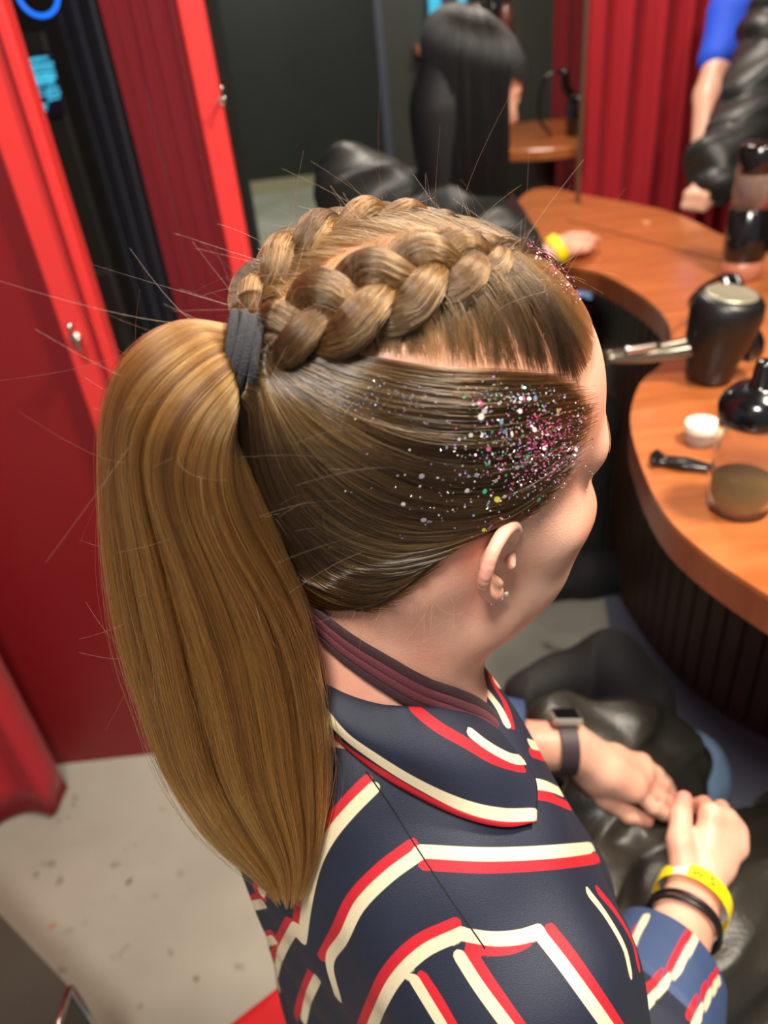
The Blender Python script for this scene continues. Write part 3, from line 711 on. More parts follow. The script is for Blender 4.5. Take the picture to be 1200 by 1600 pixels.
def make_braid(mir, seed):
    X = mirror if mir else (lambda p: p)
    cores, hs, cs = [], [], []
    r = np.random.RandomState(seed)
    for k in range(3):
        th = phase + 2 * math.pi * k / 3
        pth = plait(k); pt = np.gradient(pth, axis=0); pt /= np.linalg.norm(pt, axis=1)[:, None]
        sd = np.cross(pt, bn_); sd /= np.linalg.norm(sd, axis=1)[:, None]; nn = np.cross(sd, pt)
        rad = 0.0072 * bsz * (0.80 + 0.30 * np.abs(np.sin(th)))
        v, f = tube(X(pth), rad * 0.74, 12, (1.0, 0.74), X(pth + sd) - X(pth)); cores.append((v, f))
        n = 760; al = r.rand(n) * 2 * math.pi; rr = (0.80 + 0.26 * r.rand(n) ** 1.2)
        st_ = np.random.RandomState(seed + 50 + k).rand(40)[np.floor(al / 6.2832 * 39.99).astype(int)]
        tw = al[:, None] + 0.35 * (bu[None] - 0.5) * r.randn(n)[:, None] * 2 + 0.10 * np.sin(bu[None] * 60 * r.rand(n)[:, None] + 6 * r.rand(n)[:, None])
        rw = rr[:, None] * (1 + 0.07 * np.sin(bu[None] * 50 * r.rand(n)[:, None] + 6 * r.rand(n)[:, None]))
        Q = pth[None] + (rad[None] * rw * np.cos(tw))[..., None] * sd[None] + (0.80 * rad[None] * rw * np.sin(tw))[..., None] * nn[None]
        hs.append(X(Q[:, ::2])); cs.append(tints(n, (0.036, 0.017, 0.006), (0.27, 0.135, 0.045), 1.6, seed + k) * (0.5 + 0.95 * st_)[:, None])
    V, Fc = join(cores)
    b = mesh('braid', V, Fc, M_BRAID, woman)
    hs = np.concatenate(hs); cs = np.concatenate(cs)
    h = curves('braid_hair', hs, cs, M_HAIR, b, 0.00010 + 0.00012 * r.rand(len(hs)) ** 2, 0.95, 0.9)
    return b
tag(make_braid(False, 21), 'golden brown braid along the near side of the crown')
tag(make_braid(True, 31), 'golden brown braid along the far side of the crown')

# --- combed sections between the partings and the braids
PART = on_head([(902, 590), (850, 578), (780, 568), (700, 562), (620, 552), (540, 546), (470, 544), (432, 545)])
PART = near(spline(PART, 60))[0]
HLINE = on_head([(902, 590), (922, 556), (924, 515), (908, 472), (885, 432)])
trich = HT + HR @ np.array([0, 0.083, 0.092]); trich = near(trich[None])[0][0]
HLINE = near(spline(np.concatenate([HLINE, trich[None]]), 40))[0]
_ang = np.linspace(0, 1, 40)
_tl = (TIE - HT) @ HR; _tl[0] = 0
_arc = np.stack([np.zeros(40), np.interp(_ang, [0, .5, 1], [0.083, 0.005, _tl[1] + 0.012]), np.interp(_ang, [0, .25, .5, .75, 1], [0.092, 0.125, 0.14, 0.135, _tl[2] + 0.01])], 1)
MIDL = near(_arc @ HR.T + HT)[0]
def pick(A, u):
    x = np.clip(u, 0, 1) * (len(A) - 1.001); i = x.astype(int); f = (x - i)[..., None]
    return A[i] * (1 - f) + A[i + 1] * f
def comb(n, A, ua, ub_shift, seed, vmax=0.75, k=9, bulge=0.008, wob=0.0035):
    r = np.random.RandomState(seed)
    u = ua[0] + (ua[1] - ua[0]) * r.rand(n)
    nst = 9; q = (np.floor(u * nst) + 0.5) / nst
    v = r.rand(n) ** 1.5 * vmax - 0.13 * r.rand(n) ** 2
    ub = np.clip(u * 0.92 + (q - u) * 0.55 + ub_shift + 0.02 * r.randn(n), 0.0, 0.97)
    A0 = pick(A, u + (q - u) * 0.30 * r.rand(n) + 0.006 * r.randn(n)); B0 = pick(bp_, ub); Bn = pick(bn_, ub); bs = pick(bsz[:, None], ub)[:, 0]
    start = A0 * (1 - v)[:, None] + B0 * v[:, None]
    end = B0 + Bn * (0.005 * bs)[:, None] + 0.003 * bs[:, None] * r.randn(n, 3)
    t = np.linspace(0, 1, k)
    D = start[:, None] * (1 - t)[None, :, None] + end[:, None] * t[None, :, None]
    fwd_ = pick(A, np.clip(u - 0.06, 0, 1)) - A0
    D = D + fwd_[:, None] * (0.25 * np.sin(np.pi * t) * (1 - v)[:, None])[..., None]
    pp, nn = near(D)
    lift = 0.0008 + bulge * (0.3 + 0.7 * r.rand(n))[:, None] * t[None] ** 1.3 * bs[:, None] + wob * r.randn(n)[:, None] * np.sin(np.pi * t)[None] * 0.4
    pp = pp + nn * np.maximum(lift, 0.0004)[..., None]
    pp[:, -1] = end
    return pp
tops, tcol = [], []
for sec in [(2600, PART, (0.0, 0.97), 0.06, 41, 0.5), (1500, HLINE, (0.0, 1.0), 0.0, 42, 0.7), (3400, MIDL, (0.02, 0.95), 0.05, 43, 0.85)]:
    n, A, ua, sh, sd, vm = sec
    if A is HLINE:
        r = np.random.RandomState(sd); u = r.rand(n); k = 9
        A0 = pick(A, u) + 0.0008 * r.randn(n, 3); ub = np.clip(0.02 + 0.20 * (1 - u) * r.rand(n) + 0.03 * r.rand(n), 0, 1)
        B0 = pick(bp_, ub); Bn = pick(bn_, ub); v = r.rand(n) ** 2.0 * 0.7
        t = np.linspace(0, 1, k); st = A0 * (1 - v)[:, None] + B0 * v[:, None]
        D = st[:, None] * (1 - t)[None, :, None] + B0[:, None] * t[None, :, None]
        pp, nn = near(D); pp = pp + nn * (0.0007 + 0.005 * t[None] ** 1.5 * r.rand(n)[:, None])[..., None]
    else:
        pp = comb(n, A, ua, sh, sd, vm)
    uu = (np.linalg.norm(pp[:, 0] - TIE, axis=1) / 0.2 * 90).astype(int) % 97
    tops.append(pp); tcol.append(tints(n, (0.018, 0.009, 0.0035), (0.25, 0.135, 0.05), 1.5, sd) * (0.4 + 1.1 * np.random.RandomState(sd + 5).rand(97)[uu])[:, None])
tops = np.concatenate(tops); tcol = np.concatenate(tcol)
tops = np.concatenate([tops, mirror(tops)]); tcol = np.concatenate([tcol, tcol])
tag(curves('combed_hair', tops, tcol, M_HAIR, woman, 0.00009 + 0.00011 * np.random.RandomState(44).rand(len(tops)) ** 2, 0.8), 'combed top hair drawn from the partings into the braids')

# --- hair tie: four wraps of charcoal elastic
M_TIE = mat('tie_elastic', lin(36, 38, 44), 0.8, bump=0.8, bscale=1500, sheen=0.05)
tie = empty('hair_tie', tuple(TIE)); tie.parent = woman; tie.matrix_parent_inverse = Matrix.Translation(-woman.location)
tag(tie, 'charcoal elastic hair tie wrapped round the ponytail')
for i in range(5):
    th = np.linspace(0, 2 * math.pi, 49)[:-1]
    R_ = TIE_R * (1.0 + 0.05 * (i % 2)) ; o = (i - 2) * 0.0026
    ring = [TIE + TIE_AX * (o + 0.0012 * math.sin(t + i * 1.3)) + (TU * math.cos(t) + TV * math.sin(t)) * R_ for t in th]
    ring = np.array(ring + ring[:1])
    v, f = tube(ring, 0.0019, 8, cap=False)
    lo_ = mesh('loop', v, f, M_TIE); lo_.parent = tie; lo_.matrix_parent_inverse = Matrix.Translation(-tie.location)

# stubble tone of the scalp under the hair
from mathutils.kdtree import KDTree
hp = np.concatenate([P1[::6, 1], P1[::6, 5], P2[::6, 1], P2[::6, 6], tops[::5, 0], tops[::5, 4]])
kd = KDTree(len(hp))
for i, p_ in enumerate(hp): kd.insert(Vector(p_), i)
kd.balance()
stub = np.zeros(len(BV))
for i in np.nonzero(_hm)[0]: stub[i] = 0.75 * min(1.0, max(0.0, 1.6 - kd.find(Vector(BV[i]))[2] / 0.004))
vattr(body, 'stubble', stub)
# --- glitter pressed into the slicked side, plus flakes imitating a bluish sheen
M_GLIT = {k: mat('glitter_' + k, lin(*c), 0.22, 0.55, coat=1.0) for k, c in dict(pink=(236, 120, 160), rose=(214, 70, 120), white=(250, 246, 240), silver=(196, 196, 200), green=(80, 214, 160), yellow=(236, 226, 70), lilac=(206, 160, 236), blue=(140, 190, 240)).items()}
def flake(p, n, r, rnd, tilt=0.45):
    n = n + tilt * rnd.randn(3); n /= np.linalg.norm(n); u, v, d = frame_of(n); a0 = rnd.rand() * 6.28
    ring = [p + r * (u * math.cos(a0 + k * math.pi / 3) + v * math.sin(a0 + k * math.pi / 3)) for k in range(6)]
    V = [q + d * 0.00006 for q in ring] + [q - d * 0.00006 for q in ring]
    return V, [tuple(range(6)), tuple(range(6, 12))[::-1]] + [(k, k + 6, (k + 1) % 6 + 6, (k + 1) % 6) for k in range(6)]
gr = np.random.RandomState(81)
BIG = [(858, 640, 'yellow'), (772, 656, 'blue'), (812, 706, 'green'), (767, 769, 'yellow'), (778, 765, 'white'), (753, 695, 'pink'), (752, 718, 'green'), (722, 756, 'white'), (748, 757, 'green'), (628, 775, 'white'), (658, 799, 'silver'), (667, 802, 'silver'), (757, 812, 'lilac'), (747, 816, 'yellow'), (764, 742, 'silver'), (797, 722, 'silver'), (788, 673, 'white'), (822, 667, 'white'), (823, 622, 'blue'), (805, 622, 'pink'), (740, 629, 'pink'), (747, 640, 'white'), (885, 696, 'white'), (830, 771, 'green'), (837, 694, 'white'), (655, 735, 'silver'), (742, 648, 'white'), (790, 700, 'pink'), (777, 670, 'blue'), (727, 675, 'white'), (842, 408, 'lilac'), (888, 468, 'lilac'), (870, 438, 'pink'), (858, 420, 'white'), (735, 733, 'silver'), (800, 640, 'white')]
for x, y, c in BIG:
    h_ = hit(HEAD_BVH, x, y)
    if h_ is None: continue
    v, f = flake(h_[0] + h_[1] * 0.0050, h_[1], 0.0009 + 0.0005 * gr.rand(), gr, 0.25)
    o = mesh('sequin', v, f, M_GLIT[c], slick_o, smooth=False)
def dust(name, spots, label):
    by = {}
    for x, y, r, c in spots:
        h_ = hit(HEAD_BVH, x, y)
        if h_ is not None: by.setdefault(c, []).append(flake(h_[0] + h_[1] * (0.0040 + 0.0012 * gr.rand()), h_[1], r, gr))
    me = bpy.data.meshes.new(name); V, Fc, mi, off = [], [], [], 0
    for k, (c, fl_) in enumerate(by.items()):
        me.materials.append(M_GLIT[c]); v, f = join(fl_); V.append(v); Fc += [tuple(i + off for i in q) for q in f]; mi += [k] * len(f); off += len(v)
    me.from_pydata(np.concatenate(V).tolist(), [], Fc); me.polygons.foreach_set('material_index', mi); me.update()
    o = bpy.data.objects.new(name, me); C.objects.link(o); o.parent = woman; o.matrix_parent_inverse = Matrix.Translation(-woman.location); return tag(o, label, kind='stuff')
sp = []
ch = lambda l: l[gr.randint(len(l))]
for _ in range(620): sp.append((848 + 36 * gr.randn(), 0, 0.00022 + 0.0003 * gr.rand() ** 2, ch(['pink', 'rose', 'rose', 'pink', 'white', 'lilac'])))
sp = [(x, 690 - (x - 848) * 0.35 + 34 * gr.randn(), r, c) for x, _, r, c in sp]
for _ in range(380): sp.append((785 + 45 * gr.randn(), 685 + 45 * gr.randn(), 0.0002 + 0.0004 * gr.rand() ** 2, ch(['white', 'silver', 'pink', 'white', 'blue', 'lilac', 'green'])))
for _ in range(90): sp.append((800 + 35 * gr.randn(), 622 + 9 * gr.randn(), 0.0002 + 0.0004 * gr.rand() ** 2, ch(['white', 'silver', 'blue'])))
for _ in range(80): sp.append((720 + 70 * gr.randn(), 770 + 30 * gr.randn(), 0.0002 + 0.0003 * gr.rand(), ch(['white', 'silver', 'lilac'])))
for _ in range(130): sp.append((604 + 40 * gr.randn(), 618 + 16 * gr.randn(), 0.00012 + 0.00012 * gr.rand(), ch(['blue', 'silver', 'white', 'lilac'])))  # tiny bluish flakes imitating a sheen of light on the hair
for _ in range(200):
    t = gr.rand(); sp.append((812 + 78 * t + 5 * gr.randn(), 384 + 92 * t ** 1.15 + 5 * gr.randn(), 0.0002 + 0.0004 * gr.rand() ** 2, ch(['pink', 'white', 'lilac', 'rose', 'silver'])))
sp = [q for q in sp if q[0] < 912]
dust('glitter', sp, 'fine pink and silver glitter dusted over the temple hair, with bluish flakes imitating a sheen')
# ================================================================== blouse, jewellery, wrist things
BASIS = np.stack([RB, FB, ZB], 1)
def cloth_mat(name, base=(20, 26, 43), fade=1.0):
    m = mat(name, lin(*base), 0.60, bump=0.25, bscale=2200)
    nt = m.node_tree; L = nt.links; b = nt.nodes['Principled BSDF']
    prev = None
    n = nd(nt, 'ShaderNodeTexNoise', i_Scale=9.0, i_Detail=3.0); tc = nd(nt, 'ShaderNodeTexCoord'); L.new(tc.outputs['Object'], n.inputs[0])
    r = nd(nt, 'ShaderNodeMix', data_type='RGBA'); r.inputs[6].default_value = (*lin(*base), 1); r.inputs[7].default_value = (*lin(*[min(255, c * 1.18 + 4) for c in base]), 1); L.new(n.outputs[0], r.inputs[0]); prev = r.outputs[2]
    for an, col, hw in (('red_line', lin(196, 24, 40), 0.0030), ('cream_line', lin(224, 208, 172), 0.0032)):
        a = nd(nt, 'ShaderNodeAttribute', attribute_name=an)
        mr = nd(nt, 'ShaderNodeMapRange'); mr.inputs[1].default_value = hw - 0.0003; mr.inputs[2].default_value = hw + 0.0003; mr.inputs[3].default_value = 1; mr.inputs[4].default_value = 0
        L.new(a.outputs['Fac'], mr.inputs[0])
        x = nd(nt, 'ShaderNodeMix', data_type='RGBA'); x.inputs[7].default_value = (*col, 1); L.new(mr.outputs[0], x.inputs[0]); L.new(prev, x.inputs[6]); prev = x.outputs[2]
    L.new(prev, b.inputs['Base Color'])
    return m
M_BLOUSE = cloth_mat('navy_striped_cloth')
M_CUFF = cloth_mat('turned_back_cloth', (46, 64, 98))
def seg_dist(V, lines):
    d = np.full(len(V), 1.0)
    for pl in lines:
        for a, b in zip(pl[:-1], pl[1:]):
            e = b - a; h = np.clip(((V - a) @ e) / (e @ e + 1e-12), 0, 1)
            d = np.minimum(d, np.linalg.norm(V - a - h[:, None] * e, axis=1))
    return d
def on_cloth(bvh, pl, n=40):
    out = []
    for p in spline(np.array(pl, float), n):
        h_ = hit(bvh, *p)
        if h_ is not None: out.append(h_[0])
    return out
def stripe(o, V, bvh, red=(), cream=(), seam=()):
    for an, ls in (('red_line', red), ('cream_line', cream)):
        vattr(o, an, seg_dist(V, [on_cloth(bvh, l) for l in ls]))
bl_f = Field((-0.26, 0.06, 0.48), (0.30, 0.60, 1.10), 0.0030)
bl_f.ell(Bp(0, -0.005, -0.13), (0.152, 0.098, 0.15), BASIS, 0.04)
bl_f.ell(Bp(0, -0.005, -0.36), (0.142, 0.108, 0.22), BASIS, 0.06)
for s in (1, -1): bl_f.ell(Bp(0.065 * s, 0.06, -0.19), (0.062, 0.05, 0.07), BASIS, 0.05)
for s, AC, EL in ((1, ACR, ELR), (-1, ACL, ELL)):
    bl_f.cap(NB + FB * -0.012 - ZB * 0.022, AC - ZB * 0.008, 0.050, 0.050, 0.05)
    bl_f.chain([AC - ZB * 0.012, AC * 0.5 + EL * 0.5, EL], [0.052, 0.056, 0.053], 0.03)
def folds(x, y, z):
    P = np.stack([x, y, z], 1)
    q = (P - NB) @ BASIS
    return 0.0036 * vnoise(P * np.array([1, 1, 0.6]), 0.10, 4) + 0.0014 * vnoise(P, 0.035, 6) + 0.0020 * np.sin(q[:, 2] * 70 + q[:, 0] * 55 + 2 * vnoise(P, 0.12, 5)) * np.clip((q[:, 0] - 0.05) * 8, 0, 1)
bl_f.cap(NB - FB * 0.030 - ZB * 0.018, NB - FB * 0.03 - ZB * 0.05, 0.046, 0.06, 0.04)
bl_f.wobble(folds)
LV, LQ = bl_f.surface(2); del bl_f
BL_BVH = bvh_of(LV, LQ)
# armhole planes split body and sleeves
def sleeve_side(P):
    q = (P - NB) @ BASIS
    r_ = (q[:, 0] - 0.112) - 0.30 * (q[:, 2] + 0.09) - 0.10 * q[:, 1]
    l_ = (-q[:, 0] - 0.112) - 0.30 * (q[:, 2] + 0.09)
    return np.where(r_ > 0, 1, np.where(l_ > 0, 2, 0))
fs = sleeve_side(LV[LQ].mean(1))
def sub_mesh(V, Q):
    u, inv = np.unique(Q, return_inverse=True); return V[u], inv.reshape(Q.shape)
blouse = empty('blouse', tuple(NB)); blouse.parent = woman; blouse.matrix_parent_inverse = Matrix.Translation(-woman.location)
tag(blouse, 'navy blouse with red and cream stripes, turned-down collar and rolled cuffs')
def under(o, p):
    o.parent = p; o.matrix_parent_inverse = Matrix.Translation(-Vector(p.location)); return o
FRONT_C = [[(655, 1330), (760, 1335), (860, 1331), (945, 1321), (1020, 1306)], [(728, 1461), (772, 1467), (812, 1464), (842, 1455)], [(806, 1224), (850, 1227), (888, 1243), (930, 1262)], [(828, 1162), (850, 1170), (880, 1190)]]
FRONT_R = [[(662, 1350), (760, 1354), (860, 1349), (945, 1339), (1020, 1324)], [(736, 1479), (770, 1483), (800, 1479), (822, 1470)], [(812, 1240), (850, 1243), (886, 1258), (930, 1278)], [(830, 1176), (850, 1184), (878, 1204)]]
BACK_C = [[(584, 1231), (550, 1265), (517, 1305), (494, 1350), (480, 1410), (472, 1470)], [(655, 1334), (606, 1370), (562, 1415), (537, 1465), (515, 1502), (528, 1560)], [(722, 1458), (662, 1487), (615, 1535), (583, 1600), (570, 1640)],
          [(500, 1150), (470, 1200), (452, 1250)], [(390, 1357), (404, 1353)], [(418, 1366), (408, 1396)], [(384, 1417), (412, 1412)], [(462, 1446), (440, 1487), (432, 1520), (436, 1545)], [(404, 1476), (428, 1468)], [(496, 1528), (482, 1560), (474, 1595)]]
BACK_R = [[(574, 1219), (540, 1254), (505, 1298), (482, 1348), (468, 1410), (462, 1462)], [(645, 1319), (594, 1357), (549, 1404), (523, 1456), (502, 1496)], [(712, 1443), (650, 1472), (602, 1522), (570, 1590), (556, 1630)],
          [(388, 1348), (404, 1344)], [(407, 1362), (398, 1392)], [(384, 1407), (412, 1402)], [(452, 1438), (430, 1480), (422, 1515)], [(404, 1466), (426, 1459)], [(486, 1520), (470, 1560), (462, 1590)]]
SEAM = [[(572, 1205), (612, 1262), (655, 1330), (705, 1405), (758, 1482)], [(842, 1456), (900, 1432), (964, 1398)]]
SLV_C = [[(648, 1532), (668, 1565), (692, 1604)], [(718, 1494), (750, 1544), (800, 1612)], [(842, 1458), (884, 1512), (956, 1612)], [(920, 1395), (948, 1432), (975, 1480), (985, 1520)]]
SLV_R = [[(660, 1526), (684, 1562), (708, 1604)], [(735, 1488), (768, 1540), (818, 1612)], [(860, 1452), (902, 1506), (974, 1612)], [(935, 1392), (962, 1425), (988, 1470), (998, 1510)]]
for k, nm in ((0, 'bodice'), (1, 'sleeve'), (2, 'sleeve')):
    v, q = sub_mesh(LV, LQ[fs == k]); o = under(fast_mesh(nm, v, q, M_BLOUSE), blouse)
    if k == 2: stripe(o, v, BL_BVH); continue
    if k == 0: stripe(o, v, BL_BVH, FRONT_R + BACK_R + SLV_R + [[(764, 1050), (775, 1075), (790, 1100), (799, 1132)]], FRONT_C + BACK_C + SLV_C + [[(756, 1024), (766, 1046), (777, 1070)], [(762, 1082), (780, 1106), (792, 1130)]], SEAM)
    else: stripe(o, v, BL_BVH, BACK_R[:3] + FRONT_R + SLV_R, BACK_C[:3] + FRONT_C + SLV_C, SEAM)
M_SEAM = mat('seam_thread', lin(9, 11, 18), 0.8)
for l in SEAM[:1]:
    pl = np.array(on_cloth(BL_BVH, l, 40)); v, f = tube(pl, 0.00042, 6); under(mesh('seam', v, f, M_SEAM), blouse)
# forearm sleeves (lower) and turned cuffs
def axis_tube(A, B, prof, n=40, wob=0.0, seed=0, tilt=0.0):
    """prof: (t along A..B, radius)"""
    u, v, d = frame_of(B - A); L = np.linalg.norm(B - A); V, Fc = [], []
    r = np.random.RandomState(seed); ph = r.rand(4) * 6.28
    for i, (t, rad) in enumerate(prof):
        for j in range(n):
            th = 2 * math.pi * j / n
            rr = rad * (1 + wob * (math.sin(2 * th + ph[0]) * 0.6 + math.sin(5 * th + ph[1] + t * 9) * 0.4))
            V.append(A + d * (t * L + tilt * math.cos(th) * rad) + (u * math.cos(th) + v * math.sin(th)) * rr)
        if i:
            for j in range(n):
                k = (j + 1) % n; Fc.append(((i - 1) * n + j, (i - 1) * n + k, i * n + k, i * n + j))
    return np.array(V), np.array(Fc)
def dense(prof, m=6):
    p = np.array(prof); t = np.linspace(0, len(p) - 1, (len(p) - 1) * m + 1); return np.stack([np.interp(t, range(len(p)), p[:, i]) for i in range(2)], 1)
FORE_C = [[(1067, 1503), (1057, 1517), (1010, 1570), (985, 1600)], [(1010, 1430), (988, 1478)], [(1092, 1453), (1067, 1503)], [(1124, 1530), (1098, 1576), (1084, 1606)], [(985, 1550), (972, 1578)]]
FORE_R = [[(1056, 1494), (1046, 1509), (998, 1558), (974, 1588)], [(998, 1444), (982, 1470)], [(1081, 1446), (1056, 1494)], [(1121, 1517), (1090, 1562), (1076, 1590)], [(972, 1546), (964, 1566)]]
for A, B, t1, s in ((ELR, WRR, 0.70, 1), (ELL, WRL, 0.74, 2)):
    v, q = axis_tube(A, B, dense([(-0.1, 0.050), (0.1, 0.056), (0.35, 0.056), (t1 - 0.18, 0.049), (t1 - 0.05, 0.045)], 12), 60, 0.045, s)
    o = under(fast_mesh('forearm_sleeve', v, q, M_BLOUSE), blouse)
    bv = bvh_of(v, q); stripe(o, v, bv, FORE_R if s == 1 else (), FORE_C if s == 1 else ())
    v, q = axis_tube(A, B, dense([(t1 - 0.02, 0.036), (t1, 0.0415), (t1 - 0.01, 0.0475), (t1 - 0.12, 0.0525), (t1 - 0.26, 0.0560), (t1 - 0.275, 0.0535), (t1 - 0.22, 0.0505)], 10), 60, 0.035, s + 4, 0.22)
    o = under(fast_mesh('cuff', v, q, M_CUFF), blouse); tag(o, 'turned-back cuff showing the paler inside of the cloth')
    bv = bvh_of(v, q); stripe(o, v, bv, FORE_R if s == 1 else (), FORE_C if s == 1 else ())
# collar: a fall folded over a stand, open at the throat
def patch(name, rows, nu, nv, m, parent, red=(), cream=(), thick=0.0012, seam=()):
    G = spline(np.array(rows), nu); G = np.swapaxes(spline(np.swapaxes(G, 0, 1), nv), 0, 1)
    V = G.reshape(-1, 3); Q = [(i * nv + j, i * nv + j + 1, (i + 1) * nv + j + 1, (i + 1) * nv + j) for i in range(nu - 1) for j in range(nv - 1)]
    o = under(fast_mesh(name, V, np.array(Q), m), parent)
    bv = bvh_of(V, np.array(Q)); stripe(o, V, bv, red, cream, seam)
    md = o.modifiers.new('solid', 'SOLIDIFY'); md.thickness = thick; md.offset = 0
    return o
T_ = [(480, 1058, .420), (494, 1068, .418), (540, 1092, .410), (592, 1108, .404), (640, 1113, .402), (690, 1116, .408), (740, 1124, .424), (780, 1144, .442), (800, 1168, .452)]
E_ = [(470, 1080), (500, 1124), (545, 1172), (600, 1214), (655, 1246), (710, 1272), (760, 1288), (800, 1292), (838, 1284)]
near_rows = []
for (tx, ty, td), (ex, ey) in zip(T_, E_):
    hb_ = hit(BODY_BVH, tx, ty); gap = 0.004 + 0.006 * (tx > 620)
    if hb_ is not None: td = min(td, float((hb_[0] - EYE) @ FWD) - gap)
    t_ = at(tx, ty, td); h_ = [float((q_[0] - EYE) @ FWD) for q_ in (hit(BL_BVH, ex, ey), hit(BODY_BVH, ex, ey)) if q_ is not None]
    e_ = at(ex, ey, min(h_) - 0.005) if h_ else at(ex, ey, td + 0.03)
    q = t_ - NB; q = q - ZB * q[2]; q /= np.linalg.norm(q)
    near_rows.append([t_ - q * 0.006 - ZB * 0.034, t_ - q * 0.004 - ZB * 0.006, t_ + ZB * 0.001, (t_ + e_) / 2 + q * 0.006 + ZB * 0.006, e_])
near_rows = np.array(near_rows)
def bmirror(P):
    q = (P - NB) @ BASIS; q[..., 0] *= -1; return q @ BASIS.T + NB
far_rows = bmirror(near_rows)[1:]
rows = np.concatenate([near_rows[::-1], far_rows])
COL_C = [[(492, 1100), (528, 1138), (562, 1166), (640, 1216), (720, 1256), (780, 1272), (834, 1273)]]
COL_R = [[(489, 1112), (524, 1150), (558, 1180), (636, 1231), (716, 1272), (775, 1286), (830, 1284)]]
COL_C2 = [[(735, 1146), (757, 1163), (780, 1177), (800, 1186), (815, 1188)], [(756, 1024), (766, 1046), (777, 1070)], [(762, 1082), (780, 1106), (792, 1130)]]
COL_R2 = [[(640, 1100), (665, 1122), (690, 1140), (725, 1160), (765, 1184), (798, 1196), (815, 1200)], [(764, 1050), (775, 1075), (790, 1100), (799, 1132)]]
collar = patch('collar', rows, 150, 44, M_BLOUSE, blouse, COL_R + COL_R2, COL_C + COL_C2)
tag(collar, 'turned-down navy collar edged with a cream and red stripe')
# maroon ribbon round the neck
rib = []
for px, py in [(470, 930), (500, 968), (540, 1005), (590, 1040), (645, 1074), (700, 1100), (745, 1124), (775, 1150)]:
    h_ = hit(BODY_BVH, px + 4, py)
    if h_ is not None: rib.append(h_[0] + h_[1] * 0.003)
rib = spline(rib, 40)
RIB_N = near(rib)[1] if False else np.array([np.array(BODY_BVH.find_nearest(Vector(p))[1]) for p in rib])
rt_ = np.gradient(rib, axis=0); rt_ /= np.linalg.norm(rt_, axis=1)[:, None]; rw_ = np.cross(RIB_N, rt_); rw_ /= np.linalg.norm(rw_, axis=1)[:, None]
M_RIB = mat('maroon_ribbon', lin(92, 34, 46), 0.8, sheen=0.05, bump=0.4, bscale=1500)
M_RIB2 = mat('dark_ribbon', lin(52, 22, 30), 0.8, sheen=0.05, bump=0.4, bscale=1500)
ribbon = empty('neck_ribbon', tuple(rib[20])); under(ribbon, woman); tag(ribbon, 'dark maroon ribbed ribbon worn round the neck')
for k, (o_, w_, m_) in enumerate([(-0.0068, 0.0030, M_RIB2), (-0.0022, 0.0026, M_RIB), (0.0022, 0.0026, M_RIB), (0.0066, 0.0030, M_RIB2)]):
    v, f = tube(rib + rw_ * o_ + RIB_N * (0.0006 if k in (1, 2) else 0), w_, 10, (1.0, 0.45), rw_)
    under(mesh('ribbon_band', v, f, m_), ribbon)
# earring: a small cluster of three clear stones on silver prongs
M_SILVER = mat('silver', (0.8, 0.78, 0.72), 0.2, 1.0)
M_STONE = mat('clear_stone', (0.95, 0.95, 0.95), 0.05, trans=0.7, ior=1.9)
er = H(7.05, 0.35, -2.0)
ear_st = empty('earring', tuple(er)); under(ear_st, woman); tag(ear_st, 'silver stud earring with three clear stones')
for i, (a, b, c) in enumerate([(0.28, 0.10, -0.30), (0.34, 0.42, -0.10), (0.30, 0.72, 0.05)]):
    p = H(6.85 + a, -0.15 + b, -2.05 + c); bm = bmesh.new(); bmesh.ops.create_icosphere(bm, subdivisions=1, radius=0.0013, matrix=Matrix.Translation(p)); st = under(bm_obj('stone', bm, M_STONE), ear_st)
    bm = bmesh.new(); lathe(bm, p - HR[:, 0] * 0.0012, HR[:, 0], [(0, 0.0005), (0.0003, 0.0015), (0.0010, 0.0016), (0.0011, 0.0012)], 12); under(bm_obj('setting', bm, M_SILVER), ear_st)
# wrist bands
def band(name, A, B, t, rad, width, thick, m, parent, tilt=(0, 0), squash=(1, 1), n=48, part=None, flat=True):
    """a closed strap round the forearm axis"""
    c0 = A + (B - A) * t; d = (B - A) / np.linalg.norm(B - A); u, v, d = frame_of(d)
    d2 = d + u * tilt[0] + v * tilt[1]; u, v, d = frame_of(d2)
    th = np.linspace(0, 2 * math.pi, n + 1) if part is None else np.linspace(part[0], part[1], n + 1)
    path = np.array([c0 + (u * math.cos(a) * squash[0] + v * math.sin(a) * squash[1]) * rad for a in th])
    nrm = np.array([u * math.cos(a) + v * math.sin(a) for a in th])
    sec = [(-width / 2, -thick / 2), (width / 2, -thick / 2), (width / 2, thick / 2), (-width / 2, thick / 2)] if flat else [(width / 2 * math.cos(q), width / 2 * math.sin(q)) for q in np.linspace(0, 2 * math.pi, 9)[:-1]]
    V = np.array([p + d * a + nn * b for p, nn in zip(path, nrm) for a, b in sec]); k = len(sec)
    Fc = [(i * k + j, i * k + (j + 1) % k, (i + 1) * k + (j + 1) % k, (i + 1) * k + j) for i in range(n) for j in range(k)]
    if part is not None: Fc += [tuple(range(k))[::-1], tuple(range(n * k, n * k + k))]
    o = mesh(name, V, Fc, m, smooth=not flat); under(o, parent); return o, path, nrm, (u, v, d)
M_YEL = mat('yellow_paper', lin(250, 222, 10), 0.5, bump=0.1, bscale=60)
M_WHITEP = mat('white_adhesive', lin(222, 214, 200), 0.5)
M_BLK = mat('black_rubber', lin(26, 22, 22), 0.35)
M_INK = mat('black_ink', lin(30, 28, 10), 0.6)
wb = empty('paper_wristband', tuple(WRR)); under(wb, woman); tag(wb, 'yellow paper wristband with handwritten black letters')
yb, yp, yn, yf = band('band', ELR, WRR, 0.985, 0.0335, 0.0165, 0.0006, M_YEL, wb, (0.0, 0.0), (1.0, 1.0))
